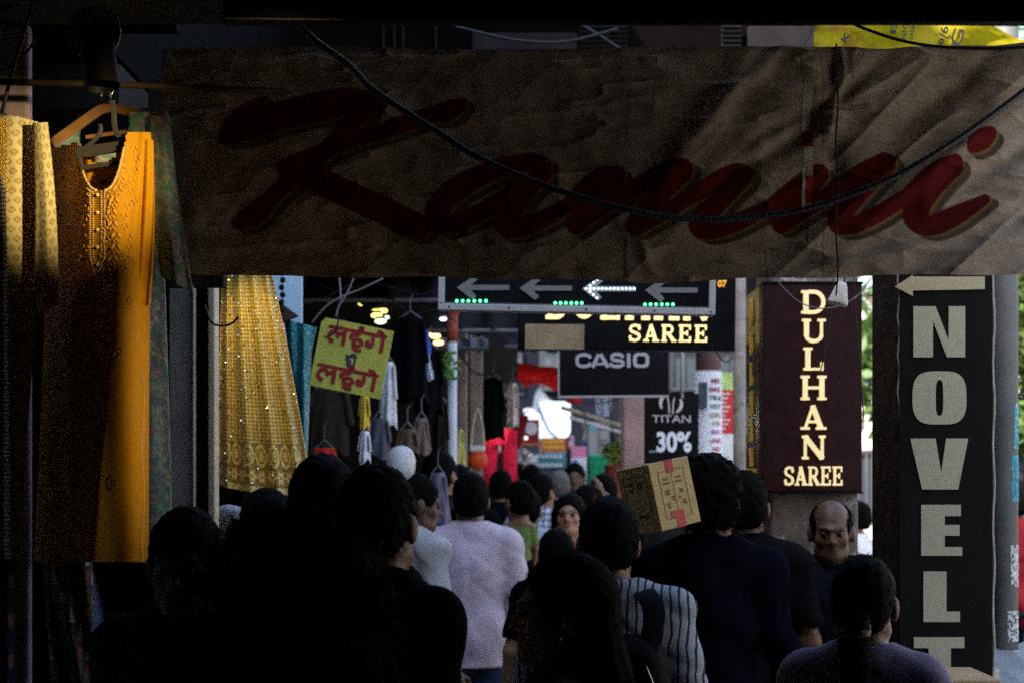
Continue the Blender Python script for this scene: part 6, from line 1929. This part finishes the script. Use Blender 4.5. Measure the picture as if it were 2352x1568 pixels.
# ================================================================== PEOPLE
def cloth_mat(name, base, line=None, gap=.03, wid=.2, mode='x', rough=.85, wav=.004):
    """plain, striped, checked or dotted shirt cloth in the wearer's own coordinates"""
    if name in _M: return _M[name]
    m = mat(name, base, rough=rough, var=.12, vscale=14, bump=.12, bscale=700, spec=.10 if max(base) > .1 else .02)
    if line is None: return m
    nt = m.node_tree; N, L = nt.nodes, nt.links
    b = N["Principled BSDF"]
    src = b.inputs['Base Color'].links[0].from_socket
    tc = N.new('ShaderNodeTexCoord'); sp = N.new('ShaderNodeSeparateXYZ')
    nz = N.new('ShaderNodeTexNoise'); nz.inputs['Scale'].default_value = 9
    ma = N.new('ShaderNodeVectorMath'); ma.operation = 'MULTIPLY_ADD'
    L.new(tc.outputs['Object'], nz.inputs['Vector'])
    L.new(nz.outputs['Color'], ma.inputs[0]); ma.inputs[1].default_value = (wav * 4,) * 3; L.new(tc.outputs['Object'], ma.inputs[2])
    L.new(ma.outputs[0], sp.inputs[0])
    def band(sock, w):
        a = N.new('ShaderNodeMath'); a.operation = 'DIVIDE'; L.new(sock, a.inputs[0]); a.inputs[1].default_value = gap
        f = N.new('ShaderNodeMath'); f.operation = 'FRACT'; L.new(a.outputs[0], f.inputs[0])
        c = N.new('ShaderNodeMath'); c.operation = 'LESS_THAN'; L.new(f.outputs[0], c.inputs[0]); c.inputs[1].default_value = w
        return c.outputs[0]
    s1 = band(sp.outputs[0], wid)
    if mode == 'x': fac = s1
    else:
        s2 = band(sp.outputs[2], wid)
        q = N.new('ShaderNodeMath'); q.operation = 'ADD' if mode == 'check' else 'MULTIPLY'; L.new(s1, q.inputs[0]); L.new(s2, q.inputs[1])
        if mode == 'check':
            h = N.new('ShaderNodeMath'); h.operation = 'MULTIPLY'; L.new(q.outputs[0], h.inputs[0]); h.inputs[1].default_value = .5; fac = h.outputs[0]
        else: fac = q.outputs[0]
    mx = N.new('ShaderNodeMix'); mx.data_type = 'RGBA'
    L.new(fac, mx.inputs['Factor']); L.new(src, mx.inputs['A']); mx.inputs['B'].default_value = (*line, 1)
    L.new(mx.outputs['Result'], b.inputs['Base Color'])
    return m


M_JEAN = cloth_mat('dark_jeans', (.03, .045, .09))
M_BLKT = cloth_mat('black_trousers', (.015, .015, .018))
M_GRYT = cloth_mat('grey_trousers', (.12, .12, .125))
M_BLKS = cloth_mat('black_shirt_cloth', (.003, .0028, .003))
M_NAVY = cloth_mat('navy_shirt_cloth', (.0028, .003, .0085))

person(680, 1187, 2.6, 'person with a big mass of frizzy black hair at the lower left', yaw=6, hair='curly', shirt=M_BLKS, trousers=M_BLKT, collar=False, loose=2600, looselen=.08, curl=.006, fem=True, bw=.98, ph=1, wr=.003)
person(742, 1046, 4.12, 'tall dark short-haired person seen from behind, right of the gold skirt', yaw=4, shirt=M_BLKS, trousers=M_BLKT, ph=2, loose=700, looselen=.02)
person(876, 1070, 3.62, 'dark-haired man in a black collared jacket with his ear and cheek turned right', yaw=-46, hyaw=26, shirt=M_BLKS, trousers=M_BLKT, sleeves='long', ph=3, loose=800, looselen=.02, skin=(.24, .12, .07), face=True, hem=.74)
person(425, 1166, 3.6, 'man in a dark finely striped shirt and open collar beside the kurtas', yaw=158, hyaw=20, hpitch=-8, shirt=cloth_mat('fine_stripe_cloth', (.02, .02, .028), (.07, .065, .08), .006, .3), trousers=M_BLKT, ph=4, face=True, skin=(.13, .07, .045), loose=150, looselen=.02)
person(612, 1122, 5.0, 'dark head and shoulders of a person just under the gold skirt hem', yaw=10, shirt=M_BLKS, trousers=M_BLKT, ph=5, key='plain_a')
person(948, 1088, 7.0, 'man in a loose white kurta seen in profile looking right', yaw=-52, hyaw=-22, hpitch=-10, shirt=cloth_mat('white_kurta_cloth', (.40, .40, .41)), trousers=cloth_mat('white_pyjama_cloth', (.6, .6, .6)), sleeves='long', hem=.50, ph=6, face=True, skin=(.08, .042, .026), wr=.006, shirt_name='kurta', loose=150, looselen=.02)
person(1080, 1086, 7.5, 'man in a pale lavender dotted polo shirt and jeans walking away mid-lane', yaw=4, hyaw=3, shirt=cloth_mat('lavender_polo_cloth', (.53, .455, .54), (.41, .35, .43), .012, .3, 'dot', wav=.001), trousers=M_JEAN, ph=7, wr=.0030, bw=1.0, hem=.79, skin=(.15, .08, .05))
person(1210, 1122, 8.9, 'adult in a pale blue shirt carrying the child in green', yaw=-6, shirt=cloth_mat('pale_blue_cloth', (.34, .39, .45)), trousers=M_GRYT, ph=8, arms={-1: ((-.25, .02, 1.10), (-.10, .20, 1.08))}, key='adult_carrying')
person(1194, 1104, 8.1, 'small dark-haired child in a green T-shirt carried above the crowd', yaw=12, hyaw=18, stand=CAM_Z + (V0 - 1104) * 8.1 / FPX - .72, headk=2.3, shirt=cloth_mat('green_tee_cloth', (.12, .20, .055)), trousers=M_NAVY, collar=False, ph=9, bw=.85, skin=(.22, .12, .075), arms={1: ((.235, .03, 1.10), (.235, .10, .86))}, loose=160, looselen=.03)
person(1243, 1087, 10.4, 'man in a blue and white checked shirt ahead of the child', yaw=-14, hyaw=-20, shirt=cloth_mat('blue_check_cloth', (.55, .57, .62), (.08, .11, .25), .04, .45, 'check'), trousers=M_JEAN, ph=10, skin=(.2, .1, .06))
person(1284, 1080, 13.2, 'grey-haired man in a bright light blue shirt far ahead', yaw=6, shirt=cloth_mat('light_blue_cloth', (.16, .32, .62)), trousers=M_GRYT, hmat=M_GREYHAIR, ph=11, key='plain_b')
person(1308, 1133, 8.4, 'woman with long dark hair walking towards the camera, red at her neckline', yaw=176, hyaw=-6, hpitch=6, fem=True, hair='long', shirt=cloth_mat('red_kurta_cloth', (.38, .035, .03)), trousers=M_BLKT, collar=False, ph=12, face=True, skin=(.30, .165, .10), hem=.55, shirt_name='kurta')
person(1276, 1214, 6.9, 'short person with black hair right in front of the woman facing the camera', yaw=8, hair='longback', fem=True, shirt=M_BLKS, trousers=M_BLKT, collar=False, ph=13)
person(1398, 1142, 4.42, 'man in a white shirt with dark stripes wearing the black backpack', yaw=-6, hyaw=6, shirt=cloth_mat('white_stripe_cloth', (.32, .355, .40), (.03, .035, .05), .024, .28, wav=.008), trousers=M_JEAN, ph=14, skin=(.22, .11, .065), loose=700, looselen=.016, wr=.005)
wn_ = person(1290, 1272, 3.2, 'woman with long black hair in profile facing left at the bottom centre', yaw=72, hyaw=24, fem=True, hair='longback', shirt=cloth_mat('ochre_cloth', (.10, .06, .03)), trousers=M_BLKT, collar=False, ph=15, face=True, skin=(.42, .25, .13), loose=700, looselen=.05)
for sx in (-1, 1):
    mb = MB(); mb.ell((0, 0, 0), (.007, .007, .010), 10, 8)
    mb.build('earring', mat('gold_earring', (.9, .65, .2), rough=.15, metal=1, var=0), wn_, True, head_m(18, 0) @ (Vector((.084 * sx, .0, 1.53)) - Vector(PIV)) + Vector(PIV))
person(1628, 1047, 5.0, 'bushy-haired man in a navy shirt carrying the carton on his shoulder', yaw=-3, hyaw=-12, hair='bushy', shirt=M_NAVY, trousers=M_BLKT, sleeves='long', ph=16, bw=.86, arms={-1: ((-.31, .10, 1.27), (-.325, -.0, 1.52))}, skin=(.23, .12, .065), loose=1100, looselen=.03, wr=.006)
person(1708, 1082, 5.75, 'man in a charcoal polo shirt beside the plaster column', yaw=2, hyaw=-14, shirt=cloth_mat('charcoal_polo_cloth', (.007, .007, .009)), trousers=cloth_mat('blue_jeans', (.03, .12, .30)), ph=17, skin=(.17, .085, .05), loose=500, looselen=.02, bw=.98)
person(1750, 1138, 6.7, 'person holding a hand to the ear, half hidden behind the charcoal polo', yaw=-20, shirt=cloth_mat('brown_shirt_cloth', (.12, .08, .06)), trousers=M_GRYT, ph=18, arms={-1: ((-.30, .05, 1.20), (-.13, .08, 1.46))}, skin=(.3, .16, .1))
person(1909, 1143, 5.9, 'bald man in a dark blue polo facing the camera before the plaster column', yaw=166, hyaw=4, hpitch=-6, hair='bald', shirt=cloth_mat('ink_blue_polo_cloth', (.008, .0095, .016)), trousers=M_GRYT, ph=19, face=True, beard=.35, skin=(.095, .05, .03), bw=1.0)
gl = person(1984, 1275, 3.8, 'girl with a black ponytail in a lilac T-shirt at the lower right', yaw=-12, hyaw=-12, hair='tied', fem=True, shirt=cloth_mat('lilac_tee_cloth', (.36, .30, .40)), trousers=M_JEAN, collar=False, ph=20, skin=(.26, .14, .085), loose=700, looselen=.035, bw=.98)
mb = MB(); mb.tube([(.034 * math.cos(t), .034 * math.sin(t), .006 * math.sin(5 * t)) for t in np.linspace(0, 6.28, 25)], .013, 8)
mb.build('scrunchie', mat('gold_scrunchie', (.40, .26, .10), rough=.6, bump=.6, bscale=120), gl, True, head_m(-12, 0) @ (Vector((.0, -.142, 1.52)) - Vector(PIV)) + Vector(PIV), (R(25), 0, 0))
person(1004, 1140, 8.9, 'person in a maroon top with a pale scarf beside the white kurta', yaw=-40, fem=True, hair='tied', shirt=cloth_mat('maroon_cloth', (.10, .03, .06)), trousers=M_BLKT, collar=False, ph=21)
person(1052, 1067, 9.6, 'dark-haired person ahead of the lavender polo, near the pale post', shirt=M_BLKS, trousers=M_BLKT, key='plain_a', yaw=14)
person(1013, 1036, 9.0, 'tall dark figure standing against the pale post', shirt=M_BLKS, trousers=M_BLKT, key='plain_b', yaw=-30)
person(1150, 1079, 11.6, 'dark-shirted man right below the pink trousers', shirt=M_NAVY, trousers=M_BLKT, key='plain_a', yaw=3)
person(1217, 1066, 12.2, 'dark head to the right of the pink trousers', shirt=M_BLKS, trousers=M_BLKT, key='plain_b', yaw=20)
person(1352, 1112, 8.9, 'dark-haired man half hidden left of the carton', shirt=cloth_mat('dark_brown_cloth', (.05, .035, .03)), trousers=M_BLKT, key='plain_a', yaw=-20)
person(1385, 1088, 9.6, 'man with a bare neck directly behind the carton', shirt=M_BLKS, trousers=M_BLKT, key='plain_b', yaw=6)
person(2349, 1108, 9.6, 'person in a red top in the bright street at the right edge', shirt=cloth_mat('bright_red_cloth', (.06, .004, .007)), trousers=M_JEAN, key='plain_a', yaw=-70)
person(1964, 1150, 10.2, 'person in a white shirt in the street behind the bald man', shirt=cloth_mat('white_shirt_cloth', (.68, .70, .70)), trousers=M_GRYT, key='plain_b', yaw=60)

# the crowd further on
crowd_cols = [('purple', (.22, .05, .28)), ('white', (.66, .66, .66)), ('sky blue', (.20, .36, .58)), ('black', (.015, .015, .016)), ('grey', (.2, .2, .2)), ('mustard', (.5, .3, .05)), ('red', (.45, .03, .03)), ('olive', (.12, .13, .05)), ('pink', (.55, .2, .28)), ('teal', (.03, .2, .2))]
rr = random.Random(11)
spots = []
tries = 0
while len(spots) < 34 and tries < 4000:
    tries += 1
    d = 13.5 + 16 * rr.random() ** 1.3
    u = rr.uniform(1105, 1570)
    x = (u - U0) * d / FPX
    if x < -.6 or x > 1.6: continue
    if all((x - a) ** 2 + (d - b) ** 2 > .55 ** 2 for a, b, _ in spots): spots.append((x, d, u))
spots.sort(key=lambda s_: s_[1])
fixed = {0: 3, 1: 3, 2: 3, 6: 0, 9: 2}
for i, (x, d, u) in enumerate(spots):
    cn, cc = crowd_cols[fixed.get(i, rr.randrange(len(crowd_cols)))]
    h = rr.uniform(1.50, 1.74)
    vt = V0 - (h - CAM_Z) * FPX / d
    near = 'under the billboard' if u < 1320 else ('by the pinkish pillar' if u > 1420 else 'before the blue grey building')
    left = 'behind the pink trousers' if u < 1195 else near
    dist = 'nearer' if d < 18 else ('further' if d < 23 else 'distant')
    person(u, vt, d, f'{dist} crowd walker in {cn}, {["first", "second", "third", "fourth", "fifth", "sixth"][i % 6]} from the front {left}', shirt=cloth_mat('crowd_' + cn.replace(' ', '_') + '_cloth', cc), trousers=M_JEAN if i % 2 else M_GRYT, key=('crowd_a', 'crowd_b', 'crowd_c')[i % 3], yaw=rr.choice([0, 5, -8, 12, 180, 172, -30]), group='people in the far crowd', res=.016, hair=('short', 'short', 'tied')[i % 3], ph=30 + i % 3, fem=i % 3 == 2, skin=(.11, .06, .036))

# carton carried on the shoulder
ct = empty('carried_carton', P(1512, 1138, 4.86), (Matrix.Rotation(R(-12), 3, 'Y') @ Matrix.Rotation(R(36), 3, 'Z')).to_euler(), label='pale brown taped carton carried on a shoulder', cat='box')
k49 = 4.86 / FPX
bx_, by_, bz_ = .158, .150, .198
mb = MB(); mb.bbox((-bx_ / 2, -by_ / 2, -bz_ / 2), (bx_ / 2, by_ / 2, bz_ / 2)); mb.build('body', mat('carton_board', (.50, .37, .16), rough=.8, var=.12, vscale=20, bump=.15), ct, bevel=.003)
M_TAPE = mat('red_tape', (.42, .015, .02), rough=.3, var=.15)
mb = MB(); mb.bbox((-.016, -by_ / 2 - .0012, bz_ / 2 - .036), (.014, -by_ / 2 - .0004, bz_ / 2 + .0012)); mb.bbox((-.016, -by_ / 2 - .0012, bz_ / 2 + .0004), (.014, by_ / 2, bz_ / 2 + .00121)); mb.build('tape', M_TAPE, ct)
mb = MB(); mb.bbox((-.014, -by_ / 2 - .0012, -bz_ / 2 - .0012), (.020, -by_ / 2 - .0004, -bz_ / 2 + .05)); mb.bbox((-.03, -by_ / 2 - .0016, -bz_ / 2 + .03), (.002, -by_ / 2 - .0013, -bz_ / 2 + .05)); mb.build('tape', M_TAPE, ct)
M_INKB = mat('dark_print_ink', (.05, .04, .02), rough=.7)
mb = MB(); f_ = [(-.050, -.070), (.050, -.070), (.050, .070), (-.050, .070)]; mb.stroke(f_, .0022, -by_ / 2 - .0007, -by_ / 2 + .001, True); mb.bbox((-.001, -by_ / 2 - .0003, -bz_ / 2), (.001, -by_ / 2 + .001, bz_ / 2)); mb.build('printed_frame', M_INKB, ct)
mb = MB(); mb.stroke(f_, .0022, -bx_ / 2 - .0007, -bx_ / 2 + .001, True); mb.build('printed_frame', M_INKB, ct, rot=(0, 0, R(-90)))
mb = MB()
for (x, z, w_, h_) in ((-.025, .046, .024, .006), (.025, .046, .022, .006), (-.024, .034, .034, .005), (.024, .034, .030, .005), (-.026, .008, .02, .016), (.028, .006, .018, .012), (-.008, -.012, .012, .014), (.016, -.014, .014, .006), (-.03, -.03, .012, .016), (.032, -.028, .016, .014)):
    for q in range(3): mb.bbox((x - w_ / 2, -by_ / 2 - .0006, z - h_ / 2 + q * h_ / 3), (x + w_ / 2 - .004 * (q % 2), -by_ / 2 + .001, z - h_ / 2 + q * h_ / 3 + h_ / 5))
mb.build('print', M_INKB, ct)['kind'] = 'stuff'
mb = MB()
for (x, z, w_, h_) in ((-.02, .05, .024, .012), (.02, .044, .024, .02), (-.02, .028, .014, .01), (.012, -.05, .05, .01)):
    for q in range(3): mb.bbox((x - w_ / 2, -bx_ / 2 - .0006, z - h_ / 2 + q * h_ / 3), (x + w_ / 2 - .004 * (q % 2), -bx_ / 2 + .001, z - h_ / 2 + q * h_ / 3 + h_ / 5))
mb.build('print', M_INKB, ct, rot=(0, 0, R(-90)))['kind'] = 'stuff'

# backpack of the man in stripes
bp = empty('backpack', P(1405, 1610, 4.42) - Vector((0, .17, 0)), (R(-4), 0, R(-6)), label='black backpack on the back of the man in the striped shirt', cat='backpack')
f = Field((-.22, -.16, -.36), (.26, .26, .36), .009)
f.cone((-.06, 0, .13), (.06, 0, .13), .065, .065, .05); f.cone((-.07, 0, -.16), (.07, 0, -.16), .075, .075, .05); f.cone((-.07, 0, .1), (-.07, 0, -.16), .065, .075, .05); f.cone((.07, 0, .1), (.07, 0, -.16), .065, .075, .05); f.ell((0, 0, -.02), (.14, .08, .2), .05); f.cone((-.08, -.07, -.14), (.08, -.07, -.14), .05, .05, .02)
V_, Q_ = f.mesh(); link('bag_body', np_mesh('bag_body', V_, Q_), mat('black_nylon', (.004, .004, .0045), rough=.55, bump=.3, bscale=300, spec=.06), bp)
for tab in (((1478, 1520, 4.19), (1500, 1440, 4.232), (1500, 1392, 4.265), (1484, 1364, 4.31), (1474, 1352, 4.39), (1476, 1362, 4.49), (1490, 1420, 4.555)), ((1352, 1520, 4.19), (1328, 1440, 4.232), (1326, 1390, 4.265), (1338, 1364, 4.31), (1346, 1354, 4.39), (1342, 1366, 4.49), (1330, 1420, 4.555))):
    ctr_ = np.array([tuple(p) for p in spline([P(*q) for q in tab], 6)])
    inv = bp.matrix_basis.inverted()
    def strapf(U, V, ctr_=ctr_, inv=inv):
        t = V * (len(ctr_) - 1); i0 = np.clip(t.astype(int), 0, len(ctr_) - 2); f_ = (t - i0)[..., None]
        c = ctr_[i0] * (1 - f_) + ctr_[i0 + 1] * f_
        c = c + np.stack([(U - .5) * .058, -.006 * np.sin(np.pi * U), .012 * (U - .5)], -1)
        M = np.array(inv); return c @ M[:3, :3].T + M[:3, 3]
    sheet('strap', strapf, 8, 36, mat('strap_webbing', (.012, .013, .012), rough=.8, bump=.3, bscale=200, spec=.05), bp)
mb = MB(); mb.tube(spline([(.08, -.085, .12), (.13, -.06, -.02), (.135, -.05, -.15)], 6), .003, 6); mb.build('zip', mat('zip_metal', (.4, .4, .42), rough=.3, metal=.8), bp, True)

# parked scooter in the bright street
scq = empty('parked_scooter', (2.62, 8.3, -.12), (0, 0, R(12)), label='parked scooter in the bright street behind the grey pole', cat='scooter')
wm = MB()
ou = [(.21 * math.cos(t), .21 * math.sin(t)) for t in np.linspace(0, 6.28, 28, endpoint=False)]
wm.ring(ou, [(a * .68, b * .68) for a, b in ou], -.045, .045); wme_ = wm.mesh('wheel'); wme_.materials.append(mat('tyre_rubber', (.02, .02, .02), rough=.8))
hm_ = MB(); hm_.ring([(a * .67, b * .67) for a, b in ou], [(a * .2, b * .2) for a, b in ou], -.02, .02); hme = hm_.mesh('rim'); hme.materials.append(M_ALU)
for y in (-.6, .6): w_ = link('wheel', wme_, None, scq, (0, y, .21), (0, 0, R(90))); link('rim', hme, None, w_)
f = Field((-.3, -.95, .1), (.3, .95, 1.1), .016)
f.cone((0, -.62, .52), (0, -.1, .45), .14, .13, .08); f.cone((0, -.1, .3), (0, .35, .28), .12, .13, .08); f.cone((0, .5, .35), (0, .38, .85), .13, .12, .08); f.ell((0, .42, .95), (.15, .12, .1), .06); f.cone((0, .6, .42), (0, .45, .45), .07, .08, .05)
V_, Q_ = f.mesh(); link('body', np_mesh('body', V_, Q_), mat('scooter_paint', (.55, .58, .62), rough=.2, coat=.5), scq)
mb = MB(); mb.ell((0, -.32, .70), (.13, .36, .07), 20, 10); mb.build('seat', mat('black_vinyl', (.02, .02, .02), rough=.5), scq, True)
mb = MB(); mb.tube(spline([(-.34, .30, 1.02), (-.12, .40, 1.0), (.12, .40, 1.0), (.34, .30, 1.02)], 6), .016, 8); mb.build('handlebar', M_BLACK, scq, True)
mb = MB(); mb.ell((0, .54, .95), (.07, .03, .07), 16, 8); mb.build('headlight', mat('lamp_glass', (.7, .7, .7), rough=.1), scq, True)
for s_ in (-1, 1):
    mb = MB(); mb.tube([(s_ * .28, .32, 1.02), (s_ * .34, .34, 1.18)], .006, 6); mb.ell((s_ * .36, .34, 1.22), (.06, .015, .045), 12, 8); mb.build('mirror', M_BLACK, scq, True)
